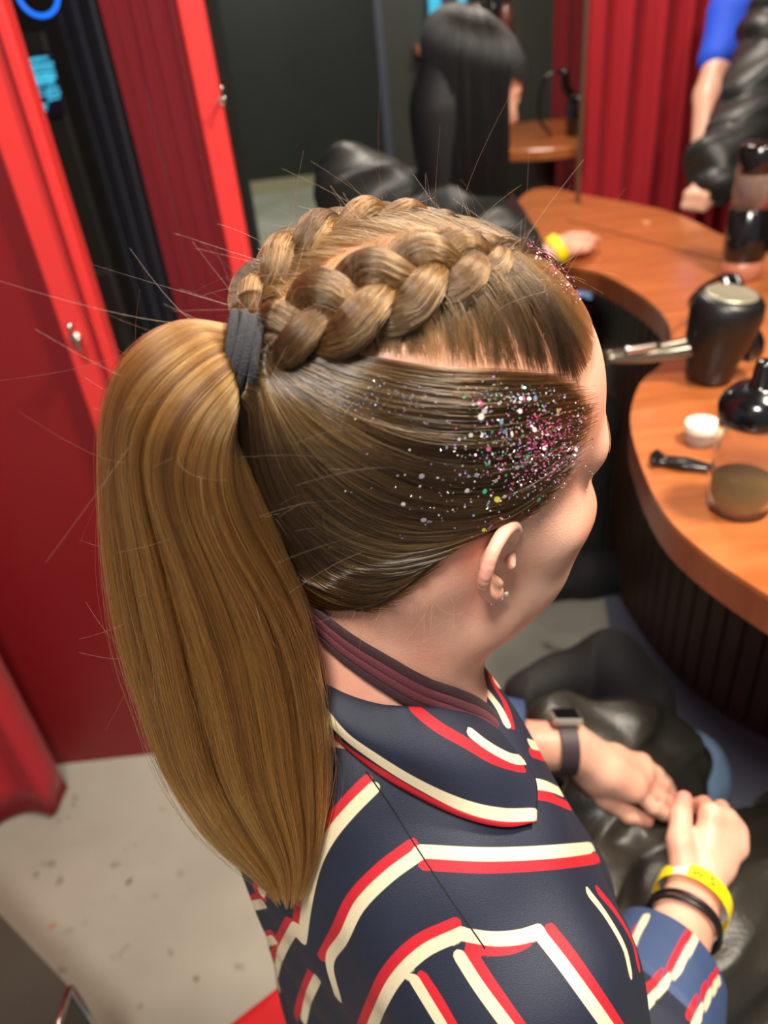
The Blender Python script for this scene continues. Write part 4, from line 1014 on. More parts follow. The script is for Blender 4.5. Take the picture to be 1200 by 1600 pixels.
for i, nm in enumerate(['rubber_bracelet', 'rubber_bracelet']):
    o, *_ = band(nm, ELR, WRR, 0.885 - 0.032 * i, 0.0308 + 0.0010 * i, 0.0046, 0.004, M_BLK, woman, (0.05 * i, 0.03), flat=False)
    tag(o, 'thin black rubber bracelet below the yellow wristband')
M_WATCHSTRAP = mat('plum_strap', lin(62, 48, 54), 0.55)
M_CASE = mat('steel_case', lin(214, 208, 190), 0.25, 0.7)
M_GLASS = mat('watch_glass', lin(20, 20, 24), 0.05, coat=1.0)
wt = empty('wrist_watch', tuple(WRL)); under(wt, woman); tag(wt, 'wrist watch with plum strap and pale metal case on the far wrist')
sb, sp_, sn, sf = band('strap', ELL, WRL, 0.965, 0.0295, 0.019, 0.002, M_WATCHSTRAP, wt)

u_, v_, d_ = sf
# case on the back of the wrist, facing away and up
th = np.linspace(0, 2 * math.pi, 49); k_ = int(np.argmax([float(n_ @ (UP * 0.9 + RIGHT * 0.1 - FWD * 0.15)) for n_ in sn]))
cn, cp = sn[k_], sp_[k_]; ct = np.cross(cn, d_)
bm = bmesh.new(); box(bm, (0, 0, 0), (0.032, 0.028, 0.009), bevel=0.003)
Rm = Matrix(((d_[0], ct[0], cn[0], 0), (d_[1], ct[1], cn[1], 0), (d_[2], ct[2], cn[2], 0), (0, 0, 0, 1)))
bmesh.ops.transform(bm, matrix=Matrix.Translation(cp + cn * 0.004) @ Rm, verts=bm.verts); under(bm_obj('case', bm, M_CASE), wt)
bm = bmesh.new(); box(bm, (0, 0, 0), (0.027, 0.023, 0.001), bevel=0.0004); bmesh.ops.transform(bm, matrix=Matrix.Translation(cp + cn * 0.0088) @ Rm, verts=bm.verts); under(bm_obj('dial', bm, M_GLASS), wt)
# adhesive end of the paper band, and its handwritten mark
u_, v_, d_ = yf
front_ = lambda p: float((p - EYE) @ FWD) < float((WRR - EYE) @ FWD)
proj_ = lambda p: np.array([600 + F_PX * ((p - EYE) @ RIGHT) / ((p - EYE) @ FWD), 800 - F_PX * ((p - EYE) @ UP) / ((p - EYE) @ FWD)])
ky = int(np.argmin([np.linalg.norm(proj_(p) - np.array([1104, 1356])) + (0 if front_(p) else 300) for p in yp]))
def on_band(k, a, lift=0.0008): 
    k = k % 48; i = int(math.floor(k)); f = k - i
    p = yp[i] * (1 - f) + yp[i + 1] * f; n_ = yn[i] * (1 - f) + yn[i + 1] * f
    return p + n_ * lift + d_ * a
sg = 1 if (yp[(ky + 2) % 48] - yp[ky % 48]) @ RIGHT > 0 else -1
strip_v = [on_band(ky - sg * (3.2 + 0.5 * i), a, 0.0007) for i in range(7) for a in (-0.0083, 0.0083)]
under(mesh('adhesive_end', strip_v, [(2 * i, 2 * i + 1, 2 * i + 3, 2 * i + 2) for i in range(6)], M_WHITEP), wb)
up_ = 1 if d_ @ UP > 0 else -1
def stroke(pts):
    P = np.array([on_band(ky + sg * x * 1.35, up_ * y * 1.25, 0.0009) for x, y in pts]); return tube(spline(P, 4 * len(P)), 0.00062, 6)
W = [(-1.7, 0.0036), (-1.35, -0.0036), (-0.9, 0.0012), (-0.45, -0.0036), (-0.1, 0.0036)]
T3 = [(1.75, 0.0030), (1.25, 0.0036), (0.85, 0.0018), (1.25, 0.0), (1.7, -0.0016), (1.3, -0.0036), (0.75, -0.0030)]
for st_ in (W, T3):
    v, f = stroke(st_); under(mesh('inked_letter', v, f, M_INK), wb)
# --- ponytail
P0 = at(235, 600, float((TIE - EYE) @ FWD) - 0.012)
def hang(px, py):
    """point on the vertical sheet the ponytail hangs in"""
    lo, hi = 0.2, 0.8
    z = 0.0
    for _ in range(40):
        m_ = P0 - np.array([0, 0, z]); dd = m_ - EYE; y = 800 - F_PX * (dd @ UP) / (dd @ FWD); z += (py - y) * 0.00025
    return float((P0 - np.array([0, 0, z]) - EYE) @ FWD)
EL = [(362, 507), (300, 501), (243, 516), (198, 560), (171, 640), (161, 740), (163, 850), (178, 960), (206, 1060), (256, 1190), (322, 1294), (392, 1356), (438, 1400)]
ER = [(384, 606), (368, 640), (370, 690), (386, 760), (416, 830), (448, 890), (476, 950), (496, 1020), (510, 1100), (518, 1180), (514, 1250), (500, 1330), (474, 1412)]
tz = float((TIE - EYE) @ FWD)
dep = []
for i, (a, b) in enumerate(zip(EL, ER)):
    y = (a[1] + b[1]) / 2; d = hang(0, max(y, 600))
    dep.append(tz + (d - tz) * min(1, i / 3.0))
th_k = np.interp(np.linspace(0, 1, len(EL)), [0, 0.1, 0.25, 0.5, 0.8, 1], [0.012, 0.019, 0.026, 0.027, 0.018, 0.008])
def clear(p, d, i):
    # the tail lies over the back of the blouse, not inside it
    h_ = [float((q_[0] - EYE) @ FWD) for q_ in (hit(BL_BVH, *p), hit(BODY_BVH, *p)) if q_ is not None]
    return min([d] + [x - th_k[i] * 0.75 - 0.003 for x in h_]) if i > 4 else d
dl = [clear(p, d, i) for i, (p, d) in enumerate(zip(EL, dep))]; dr = [clear(p, d + 0.006, i) for i, (p, d) in enumerate(zip(ER, dep))]
dmid = [clear(((a[0] + b[0]) / 2, (a[1] + b[1]) / 2), d, i) for i, (a, b, d) in enumerate(zip(EL, ER, dep))]
dl = [min(a, m + 0.012) for a, m in zip(dl, dmid)]
for _ in range(3): dr[5:-1] = [(dr[i - 1] + 2 * dr[i] + dr[i + 1]) / 4 for i in range(5, len(dr) - 1)]
PL_ = spline(np.array([at(a[0], a[1], d) for a, d in zip(EL, dl)]), 34)
PR_ = spline(np.array([at(a[0], a[1], d) for a, d in zip(ER, dr)]), 34)
pu = np.linspace(0, 1, 34)
thick = np.interp(pu, [0, 0.1, 0.25, 0.5, 0.8, 1], [0.012, 0.019, 0.026, 0.027, 0.018, 0.008])
PNRM = np.cross(PR_ - PL_, np.gradient((PL_ + PR_) / 2, axis=0)); PNRM /= np.linalg.norm(PNRM, axis=1)[:, None]
PNRM = np.where((PNRM @ FWD)[:, None] > 0, -PNRM, PNRM)
def pony(n, seed):
    r = np.random.RandomState(seed)
    ra = np.sqrt(r.rand(n)) ** 0.8; th = r.rand(n) * 2 * math.pi
    a, b = ra * np.cos(th), ra * np.sin(th)
    nc = 60; cen = np.random.RandomState(99).rand(nc, 2) * 2 - 1
    d2 = (a[:, None] - cen[None, :, 0]) ** 2 + (b[:, None] - cen[None, :, 1]) ** 2; ci = d2.argmin(1)
    pull = np.interp(pu, [0, 0.3, 0.7, 1], [0, 0.1, 0.45, 0.8])[None] * (0.4 + 0.6 * r.rand(n))[:, None]
    wob = (0.03 + 0.10 * (r.rand(n) < 0.12))[:, None] * np.sin(pu[None] * (4 + 6 * r.rand(n))[:, None] + 6.28 * r.rand(n)[:, None]) * pu[None] * (0.3 + r.rand(n))[:, None] * 1.5
    aa = a[:, None] + (cen[ci, 0] - a)[:, None] * pull + wob; bb = b[:, None] + (cen[ci, 1] - b)[:, None] * pull
    ln = 0.74 + 0.26 * r.rand(n) ** 0.6                       # uneven ends
    x = (pu[None] * ln[:, None]) * 33; i = np.minimum(x.astype(int), 32); f = (x - i)[..., None]
    g = lambda A: A[i] * (1 - f) + A[i + 1] * f
    L_, R_, N_ = g(PL_), g(PR_), g(PNRM); tk = np.interp(x / 33, pu, thick)
    w_ = (aa[..., None] + 1) / 2
    return L_ * (1 - w_) + R_ * w_ + N_ * (tk * bb)[..., None], aa[:, 5], ci
PP, pa, pci = pony(9500, 51)
gc = np.random.RandomState(77).rand(60) 
fa = np.random.RandomState(53).rand(90); fb = np.random.RandomState(54).rand(8, 90)
fine = fb[np.clip(((PP[:, 8] - PP[:, 8].mean(0)) @ FWD / 0.008 + 4).astype(int), 0, 7), np.clip((pa + 1) * 44.9, 0, 89).astype(int)]
base = tints(len(PP), (0.10, 0.038, 0.009), (0.66, 0.290, 0.062), 1.6, 52) * ((0.62 + 0.6 * gc[pci]) * (0.55 + 0.9 * fine))[:, None]
grad = np.interp(np.linspace(0, 1, 34), [0, 0.2, 0.6, 1], [0.85, 0.9, 1.05, 1.2])
ptail = curves('ponytail', PP, base[:, None] * grad[None, :, None], M_HAIR, woman, 0.00010 + 0.00012 * np.random.RandomState(55).rand(len(PP)) ** 2, 0.45)
tag(ptail, 'long straight golden brown ponytail hanging from the tie')

# --- loose flyaway hairs over the head and round the ponytail
fly, fr = [], np.random.RandomState(61)
def wisp(p, d, n, length, curl):
    t = np.linspace(0, 1, 10)[:, None]; c = fr.randn(3) * curl * 1.4
    return p + d * t * length + n * (0.25 * length * t ** 1.5) + c * t ** 2 * length
for _ in range(330):
    src = tops[fr.randint(len(tops))]; j = fr.randint(2, 8); p = src[j]
    n_ = (p - H(0, 0, 4)); n_ /= np.linalg.norm(n_); d = src[j] - src[j - 1]; d /= np.linalg.norm(d) + 1e-9
    fly.append(wisp(p, d * 0.7 + n_ * fr.rand() * 0.8, n_, 0.006 + 0.016 * fr.rand() ** 2, 0.6))
for _ in range(120):
    src = PP[fr.randint(len(PP))]; j = fr.randint(1, 26); p = src[j]; d = src[j + 1] - src[j]; d /= np.linalg.norm(d) + 1e-9
    o = RIGHT * (-1 if fr.rand() < 0.75 else 0.5) - FWD * 0.3; fly.append(wisp(p, d + o * 0.25 * fr.rand(), o * 0.6, 0.015 + 0.035 * fr.rand() ** 1.5, 0.6))
for _ in range(110):
    src = P1[fr.randint(len(P1))]; j = fr.randint(8, 16); p = src[j]; d = src[j + 1] - src[j]; d /= np.linalg.norm(d) + 1e-9
    n_ = (p - H(0, 0, 4)); n_ /= np.linalg.norm(n_); fly.append(wisp(p, d, n_, 0.008 + 0.022 * fr.rand() ** 2, 0.6))
for _ in range(26):
    p = hit(HEAD_BVH, 500 + 230 * fr.rand(), 930 + 25 * fr.rand())
    if p: fly.append(wisp(p[0], -UP * 0.8 + RIGHT * (0.6 * fr.rand() - 0.3), p[1], 0.006 + 0.012 * fr.rand(), 0.3))
fly = np.array(fly)
fo = curves('flyaway_hair', fly, tints(len(fly), (0.16, 0.09, 0.04), (0.55, 0.36, 0.18), 1, 62), M_HAIR, woman, 0.00007, 0.4)
tag(fo, 'fine stray hairs standing off the braids and ponytail', kind='stuff')

# --- eyebrows and lashes
eb = []
for sg in (1, -1):
    for _ in range(150):
        u_ = fr.rand(); c_ = near((HT + HR @ (np.array([sg * (1.3 + 3.4 * u_), 8.6 - 1.9 * u_ ** 1.6, 3.15 + 0.45 * math.sin(u_ * 2.6) + 0.18 * fr.randn()]) * 0.01))[None])
        d = HR @ np.array([sg * 0.9, -0.5 * u_, 0.35 * (1 - 1.4 * u_)]); c2_ = near(c_[0][0] + d[None] * np.linspace(0, 0.006, 5)[:, None]); eb.append(c2_[0] + c2_[1] * 0.0005)
eb = np.array(eb); tag(curves('eyebrow_hair', eb, tints(len(eb), (0.04, 0.02, 0.01), (0.12, 0.07, 0.03), 1, 66), M_HAIR, woman, 0.00012, 0.4), 'brown eyebrows')
# ================================================================== jeans, chair, jacket on the lap
M_JEANS = mat('light_denim', lin(112, 140, 168), 0.85, var=0.12, vscale=40, bump=0.4, bscale=900)
M_SHOE = mat('black_shoe', lin(20, 19, 19), 0.4)
M_LEATHER = mat('black_leather', lin(46, 43, 37), 0.40, bump=0.35, bscale=220, var=0.2, vscale=12)
M_FABRIC = mat('black_fabric', lin(24, 23, 23), 0.75, bump=0.4, bscale=300)
KNL = at(1072, 1212, 1.02); KNR = Bp(0.10, 0.44, -0.545)
HPL, HPR = Bp(-0.085, 0.02, -0.52), Bp(0.085, 0.02, -0.525)
jf = Field((-0.20, 0.10, 0.03), (0.66, 0.90, 0.66), 0.005)
for hp, kn in ((HPL, KNL), (HPR, KNR)):
    an = np.array([kn[0], kn[1], 0.10]) + FB * 0.04
    jf.chain([hp, kn, an], [0.076, 0.054, 0.042], 0.02)
jf.cap(HPL, HPR, 0.085, None, 0.03)
jf.wobble(lambda x, y, z: 0.003 * vnoise(np.stack([x, y, z], 1), 0.06, 9))
v, q = jf.surface(1); under(fast_mesh('jeans', v, q, M_JEANS), woman)
for kn in (KNL, KNR):
    an = np.array([kn[0], kn[1], 0.0]) + FB * 0.04
    f = Field(an + np.array([-.2, -.2, -.01]), an + np.array([.25, .25, .18]), 0.004)
    f.chain([an + ZB * 0.045 - FB * 0.02, an + ZB * 0.04 + FB * 0.07, an + ZB * 0.036 + FB * 0.14], [0.042, 0.040, 0.034], 0.02).cap(an + ZB * 0.05, an + ZB * 0.12, 0.042, 0.046, 0.02)
    v, q = f.surface(1); v[:, 2] = np.maximum(v[:, 2], 0.002); under(fast_mesh('shoe', v, q, M_SHOE), woman)
# chair
M_CHAIR = mat('red_vinyl', lin(206, 42, 44), 0.4, bump=0.1, bscale=200)
ch = empty('chair', tuple(Bp(0, -0.02, -NB[2]))); tag(ch, 'red upholstered chair under the person in the striped blouse', 'chair')
ang = math.atan2(RB[1], RB[0]); Rz = Matrix.Rotation(ang, 3, 'Z')
cc = Bp(0, 0.01, 0); bm = bmesh.new(); box(bm, (cc[0], cc[1], 0.415), (0.42, 0.44, 0.07), Rz, 0.02); under(bm_obj('seat', bm, M_CHAIR, smooth=True), ch)
M_CHLEG = mat('chair_steel', lin(60, 58, 56), 0.3, 0.9)
for sx in (-1, 1):
    for sy in (-1, 1):
        p = Bp(0.17 * sx, 0.01 + 0.18 * sy, 0); bm = bmesh.new(); lathe(bm, (p[0], p[1], 0.001), (0, 0, 1), [(0, 0.014), (0.01, 0.012), (0.378, 0.012)], 12); under(bm_obj('leg', bm, M_CHLEG), ch)
# leather jacket heaped on the lap
kf = Field((0.02, 0.16, 0.42), (0.62, 0.86, 0.78), 0.0036)
K = lambda l, k=0.02: kf.chain([at(*p[:3]) for p in l], [p[3] for p in l], k)
K([(880, 1120, .955, .036), (960, 1140, .965, .046), (1030, 1165, .975, .044), (1066, 1180, .985, .036)])
K([(905, 1190, .925, .036), (960, 1240, .905, .034), (1030, 1262, .915, .030), (1062, 1235, .945, .026)])
K([(860, 1130, .93, .030), (930, 1170, .935, .036), (1010, 1205, .945, .036)], 0.010)
K([(930, 1290, .875, .042), (1000, 1330, .865, .042), (1040, 1380, .845, .038), (1040, 1460, .79, .034)])
K([(940, 1370, .83, .044), (965, 1460, .78, .044), (940, 1560, .72, .044)])
K([(925, 1255, .88, .034), (985, 1300, .865, .030), (1035, 1320, .865, .026)], 0.008)
K([(1000, 1300, .85, .022), (1020, 1370, .835, .022), (985, 1440, .80, .024)], 0.006)
K([(1180, 1330, .91, .045), (1190, 1440, .875, .055), (1180, 1560, .80, .058), (1160, 1680, .74, .058)])
K([(1110, 1420, .855, .032), (1140, 1500, .80, .036), (1130, 1600, .76, .040)], 0.010)
K([(1150, 1390, .855, .020), (1180, 1430, .825, .016), (1205, 1490, .79, .018)], 0.006)
K([(1250, 1360, .91, .055), (1280, 1500, .85, .07), (1290, 1640, .78, .07)])
K([(1240, 1290, .95, .05), (1300, 1330, .94, .06)])
kf.chain([HPR * .7 + KNR * .3 + ZB * .02, HPR * .35 + KNR * .65 + ZB * .02, KNR + ZB * .012 + FB * .01], [.086, .080, .070], .03)
kf.chain([HPL * .6 + KNL * .4 + ZB * .015, HPL * .2 + KNL * .8 + ZB * .012], [.074, .064], .03)
def crease(x, y, z):
    P = np.stack([x, y, z], 1); e1 = (KNL - HPL) / np.linalg.norm(KNL - HPL) * 0.8 + ZB * 0.1; e1 /= np.linalg.norm(e1)
    Q_ = P - np.outer(P @ e1, e1) * 0.72; Q_ = Q_ + 0.012 * vnoise(P, 0.16, 16)[:, None]
    a = vnoise(Q_, 0.085, 14); b = vnoise(Q_, 0.042, 15)
    return 0.0125 * (np.abs(a) - 0.38) + 0.0075 * (np.abs(b) - 0.38)
kf.wobble(crease)
JV, JQ = kf.surface(1)
jk = fast_mesh('leather_jacket', JV, JQ, M_LEATHER); tag(jk, 'crumpled black leather jacket heaped over the lap', 'jacket')
# dark cloth bag beyond the knees
gf = Field(at(900, 1060, 1.1) - 0.32, at(950, 1040, 1.1) + 0.32, 0.005)
gf.chain([at(820, 1090, 1.10), at(880, 1060, 1.12), at(950, 1040, 1.13), at(1010, 1080, 1.13)], [.032, .044, .046, .038], 0.03).cap(at(900, 1120, 1.12), at(1000, 1130, 1.13), 0.045, None, 0.03)
g0 = at(930, 1080, 1.13); g0 = g0 + np.array([-.01, .03, -.05]); gf.cap(g0, (g0[0], g0[1], 0.385), 0.06, 0.08, 0.05)
gf.wobble(lambda x, y, z: 0.010 * (np.abs(vnoise(np.stack([x, y, z], 1), 0.09, 17)) - 0.35))
v, q = gf.surface(1); tag(fast_mesh('cloth_bag', v, q, M_FABRIC), 'black cloth bag slumped on a stool beyond the leather jacket', 'bag')
st = empty('low_stool', (g0[0], g0[1], 0)); tag(st, 'low black stool under the slumped cloth bag', 'stool')
bm = bmesh.new(); lathe(bm, (g0[0], g0[1], 0.24), (0, 0, 1), [(0, 0.10), (0.01, 0.11), (0.04, 0.11), (0.05, 0.10)], 28); under(bm_obj('seat', bm, M_FABRIC), st)
for i in range(3):
    a = 2.1 * i + 0.4; bm = bmesh.new(); lathe(bm, (g0[0] + .075 * math.cos(a), g0[1] + .075 * math.sin(a), 0.001), (0, 0, 1), [(0, .012), (.24, .012)], 10); under(bm_obj('leg', bm, M_CHLEG), st)
# pale handle loop of the bag
lp = at(1012, 1062, 1.06)
# shoulder bag on the floor beneath the counter
bf0 = at_z(925, 905, 0.06)
sf_ = Field(bf0 - 0.3, bf0 + 0.3, 0.006)
sf_.chain([bf0 + np.array([-.14, 0, -.01]), bf0 + np.array([0, .02, .01]), bf0 + np.array([.12, 0, -.01])], [.05, .062, .05], .04).wobble(lambda x, y, z: 0.008 * vnoise(np.stack([x, y, z], 1), 0.09, 18))
v, q = sf_.surface(1); v[:, 2] = np.maximum(v[:, 2], 0.001); tag(fast_mesh('shoulder_bag', v, q, M_FABRIC), 'black bag lying on the floor below the jaw of the seated person', 'bag')
# dark case in the corner of the frame
ck = empty('equipment_case', tuple(at_z(40, 1560, 0.0))); tag(ck, 'dark grey case with a bright metal edge beside the pale floor', 'case')
cz = 0.34; cpts = [at_z(-160, 1262, cz), at_z(110, 1544, cz), at_z(84, 1625, cz), at_z(-20, 1760, cz), at_z(-420, 1700, cz)]
V, Fc = prism([p[:2] for p in cpts], 0.001, cz); under(mesh('shell', V, Fc, mat('grey_case', lin(56, 54, 46), 0.5, bump=0.1, bscale=300), smooth=False), ck)
v, f = tube(np.array([cpts[1], cpts[2], cpts[3]]) + np.array([0, 0, 0.002]), 0.0045, 8); under(mesh('metal_edge', v, f, M_METAL), ck)
v, f = tube(np.array([[cpts[1][0], cpts[1][1], 0.01], cpts[1]]), 0.0045, 8); under(mesh('corner_edge', v, f, M_METAL), ck)

# ================================================================== things on the counter
def stand(px, py): p = at_z(px, py, TZ); return np.array([p[0], p[1], TZ + 0.0005])
M_BLKP = mat('black_gloss_plastic', lin(16, 15, 16), 0.18, coat=0.5)
M_CLEAR = mat('clear_plastic', (0.92, 0.86, 0.76), 0.08, trans=0.95, ior=1.08)
M_LIQ = mat('olive_liquid', lin(190, 160, 76), 0.1, trans=0.35, ior=1.33)
p = stand(1152, 792)
sq = empty('squeeze_bottle', tuple(p)); tag(sq, 'clear squeeze bottle with black cap and a little olive liquid', 'bottle')
bm = bmesh.new(); lathe(bm, p, (0, 0, 1), [(0, .030), (.003, .0335), (.02, .0345), (.10, .0355), (.118, .034), (.116, .031), (.10, .0335), (.02, .0325), (.005, .031), (.005, .001)], 40, False); under(bm_obj('bottle_body', bm, M_CLEAR, smooth=True), sq)
bm = bmesh.new(); lathe(bm, p, (0, 0, 1), [(.0055, .0305), (.02, .0318), (.038, .0322), (.0385, .001)], 40); under(bm_obj('liquid', bm, M_LIQ, smooth=True), sq)
bm = bmesh.new(); lathe(bm, p, (0, 0, 1), [(.112, .036), (.114, .0385), (.128, .0385), (.136, .036), (.145, .028), (.149, .016), (.152, .0115), (.175, .0095), (.178, .006)], 40); under(bm_obj('cap', bm, M_BLKP, smooth=True), sq)
p = stand(1094, 690)
jar = empty('cream_jar', tuple(p)); tag(jar, 'small jar with a white lid beside the squeeze bottle', 'jar')
bm = bmesh.new(); lathe(bm, p, (0, 0, 1), [(0, .0195), (.002, .021), (.015, .021), (.017, .020)], 32); under(bm_obj('jar_body', bm, mat('frosted_glass', lin(190, 170, 160), 0.2, trans=0.3), smooth=True), jar)
bm = bmesh.new(); lathe(bm, p, (0, 0, 1), [(.0165, .0215), (.018, .022), (.027, .022), (.0285, .0205), (.0287, .004)], 32); under(bm_obj('lid', bm, mat('white_lid', lin(244, 238, 220), 0.35), smooth=True), jar)
# claw clip
cl = empty('hair_clip', tuple(stand(1062, 736))); tag(cl, 'black plastic hair clip lying by the squeeze bottle', 'hair clip')
ca, cb = stand(1018, 724), stand(1108, 738); M_CLIP = mat('clip_plastic', lin(18, 17, 16), 0.22)
for s in (-1, 1):
    w_ = np.cross((cb - ca) / np.linalg.norm(cb - ca), ZB) * s
    P = spline([ca + ZB * .010 + w_ * .010, ca * .8 + cb * .2 + ZB * .007 + w_ * .004, ca * .4 + cb * .6 + ZB * .008 + w_ * .006, cb + ZB * .006 + w_ * .002], 20)
    v, f = tube(P, np.linspace(.0055, .0035, 20), 10, (1.4, 0.8)); under(mesh('clip_arm', v, f, M_CLIP), cl)
    for t in np.linspace(0.35, 0.9, 6):
        q = P[int(t * 19)]; v, f = tube(np.array([q, q - w_ * 0.004 - ZB * 0.006]), [.0016, .0008], 6); under(mesh('tooth', v, f, M_CLIP), cl)
bm = bmesh.new(); lathe(bm, ca * .78 + cb * .22 + ZB * .008 - np.cross((cb - ca) / np.linalg.norm(cb - ca), ZB) * .006, np.cross((cb - ca) / np.linalg.norm(cb - ca), ZB), [(0, .003), (.012, .003)], 10); under(bm_obj('spring', bm, M_METAL), cl)
# hair dryer standing on its nozzle
p = stand(1105, 592) + ZB * 0.003
hd = empty('hair_dryer', tuple(p)); tag(hd, 'black hair dryer with silver rear grille standing on the counter', 'hair dryer')
axd = ZB + np.array([0.10, -0.06, 0]); axd /= np.linalg.norm(axd)
bm = bmesh.new(); lathe(bm, p, axd, [(0, .030), (.004, .034), (.03, .036), (.06, .046), (.10, .050), (.118, .047), (.126, .040)], 36); under(bm_obj('barrel', bm, mat('matt_black', lin(20, 19, 19), 0.38), smooth=True), hd)
bm = bmesh.new(); lathe(bm, p + axd * .1255, axd, [(0, .036), (.003, .036), (.004, .030), (.003, .028), (.005, .020), (.004, .018), (.006, .008), (.006, .001)], 32); gr_ = under(bm_obj('rear_grille', bm, mat('silver_grille', lin(176, 172, 150), 0.35, 0.6), smooth=True), hd)
hp_ = spline([p + axd * .055, at(1020, 552, float((p - EYE) @ FWD) - .01), at(945, 560, float((p - EYE) @ FWD) - .02)], 20)
v, f = tube(hp_, np.linspace(.021, .014, 20), 14, (1.0, 0.75)); under(mesh('handle', v, f, mat('smoked_chrome', lin(110, 104, 92), 0.25, 0.7)), hd)
v, f = tube(spline([at(1030, 540, float((p - EYE) @ FWD) - .025), at(1000, 545, float((p - EYE) @ FWD) - .028), at(975, 548, float((p - EYE) @ FWD) - .03)], 8), .006, 8); under(mesh('switch', v, f, M_METAL), hd)
bm = bmesh.new(); lathe(bm, p + axd * .05 + RIGHT * .035, RIGHT + UP * .2, [(0, .022), (.006, .026), (.02, .026), (.026, .018)], 24); under(bm_obj('side_knob', bm, M_BLKP, smooth=True), hd)
cpt = [p + axd * .115 + RIGHT * -.02 - UP * 0.0, at(1078, 475, 1.20), at(1100, 448, 1.24), at(1140, 430, 1.27), at(1156, 445, 1.25), at(1158, 500, 1.21), stand(1150, 540) + ZB * .01, stand(1130, 560) + ZB * .005]
v, f = tube(spline(cpt, 50), .0045, 8); under(mesh('cord', v, f, M_BLKP), hd)
v, f = tube(spline([at(1140, 432, 1.27), at(1150, 462, 1.235), at(1150, 500, 1.20)], 14), [.008] * 14, 10, (2.2, .8)); under(mesh('hanging_loop', v, f, M_BLKP), hd)
# tall two-tone bottle
p = stand(1156, 432)
tb = empty('tall_bottle', tuple(p)); tag(tb, 'tall bottle with black sleeve, clear shoulder and black cap', 'bottle')
bm = bmesh.new(); lathe(bm, p, (0, 0, 1), [(0, .034), (.003, .037), (.035, .037), (.0355, .035)], 32); under(bm_obj('base_band', bm, mat('pink_plastic', lin(220, 140, 110), 0.3, trans=0.4), smooth=True), tb)
bm = bmesh.new(); lathe(bm, p, (0, 0, 1), [(.0355, .038), (.037, .0385), (.128, .0385), (.129, .037)], 32); under(bm_obj('sleeve', bm, M_BLKP, smooth=True), tb)
bm = bmesh.new(); lathe(bm, p, (0, 0, 1), [(.129, .036), (.185, .036), (.19, .033)], 32); under(bm_obj('shoulder', bm, mat('rosy_clear', (0.8, 0.55, 0.45), 0.1, trans=0.8, ior=1.2), smooth=True), tb)
bm = bmesh.new(); lathe(bm, p, (0, 0, 1), [(.19, .034), (.192, .036), (.235, .036), (.238, .032)], 32); under(bm_obj('cap', bm, M_BLKP, smooth=True), tb)
# small amber ring imitating a ring-shaped glint on the counter
p = stand(1010, 349); th = np.linspace(0, 2 * math.pi, 25); v, f = tube(np.array([p + np.array([.009 * math.cos(a), .009 * math.sin(a), .0018]) for a in th]), .0015, 6, cap=False)
tag(mesh('glint_ring', v, f, mat('amber_glint', lin(240, 170, 110), 0.3)), 'tiny amber ring imitating a glint on the counter near the mirror foot', 'hair elastic')
# phone on a dark stool built in place of someone's lap
pz = 0.64; pp_ = at_z(935, 466, pz)
s2_ = empty('lap_stand_in', (pp_[0], pp_[1], 0)); tag(s2_, 'dark brown padded stool standing in for a lap in the scoop of the counter', 'stool')
M_BRN = mat('dark_brown_leather', lin(44, 30, 24), 0.5, bump=0.3, bscale=120)
bm = bmesh.new(); lathe(bm, (pp_[0], pp_[1], pz - .09), (0, 0, 1), [(0, .15), (.02, .17), (.07, .17), (.085, .15), (.088, .02)], 36); under(bm_obj('cushion', bm, M_BRN, smooth=True), s2_)
bm = bmesh.new(); lathe(bm, (pp_[0], pp_[1], 0.001), (0, 0, 1), [(0, .17), (.012, .17), (.03, .03), (pz - .092, .03)], 24); under(bm_obj('column', bm, M_CHLEG), s2_)
ph = empty('phone', (pp_[0], pp_[1], pz)); tag(ph, 'phone with a glowing blue screen on the dark brown stool', 'phone')
Rp = Matrix.Rotation(0.9, 3, 'Z')
bm = bmesh.new(); box(bm, (pp_[0], pp_[1], pz + .004), (.074, .15, .008), Rp, .003); under(bm_obj('case', bm, M_BLKP), ph)
m_ = mat('blue_screen', (0.02, 0.02, 0.03), 0.15, emit=lin(110, 170, 215), estr=0.7); nt = m_.node_tree; n = nd(nt, 'ShaderNodeTexNoise', i_Scale=42.0, i_Detail=2.0); tc = nd(nt, 'ShaderNodeTexCoord'); nt.links.new(tc.outputs['Object'], n.inputs[0])
r = nd(nt, 'ShaderNodeValToRGB'); r.color_ramp.elements[0].position = .42; r.color_ramp.elements[1].position = .58; r.color_ramp.elements[0].color = (.01, .03, .07, 1); r.color_ramp.elements[1].color = (*lin(130, 190, 225), 1); nt.links.new(n.outputs[0], r.inputs[0]); nt.links.new(r.outputs[0], nt.nodes['Principled BSDF'].inputs['Emission Color'])
bm = bmesh.new(); box(bm, (pp_[0], pp_[1], pz + .0085), (.066, .138, .001), Rp); under(bm_obj('screen', bm, m_), ph)

# ================================================================== other people
def frame3(front, up=(0, 0, 1)):
    f = np.array(front, float); f /= np.linalg.norm(f); z = np.array(up, float); z -= f * (z @ f); z /= np.linalg.norm(z); return np.stack([np.cross(f, z), f, z], 1)
M_JKT = mat('black_puffer', lin(32, 33, 31), 0.45, bump=0.6, bscale=45)
M_TROUS = mat('dark_trousers', lin(30, 28, 30), 0.8)
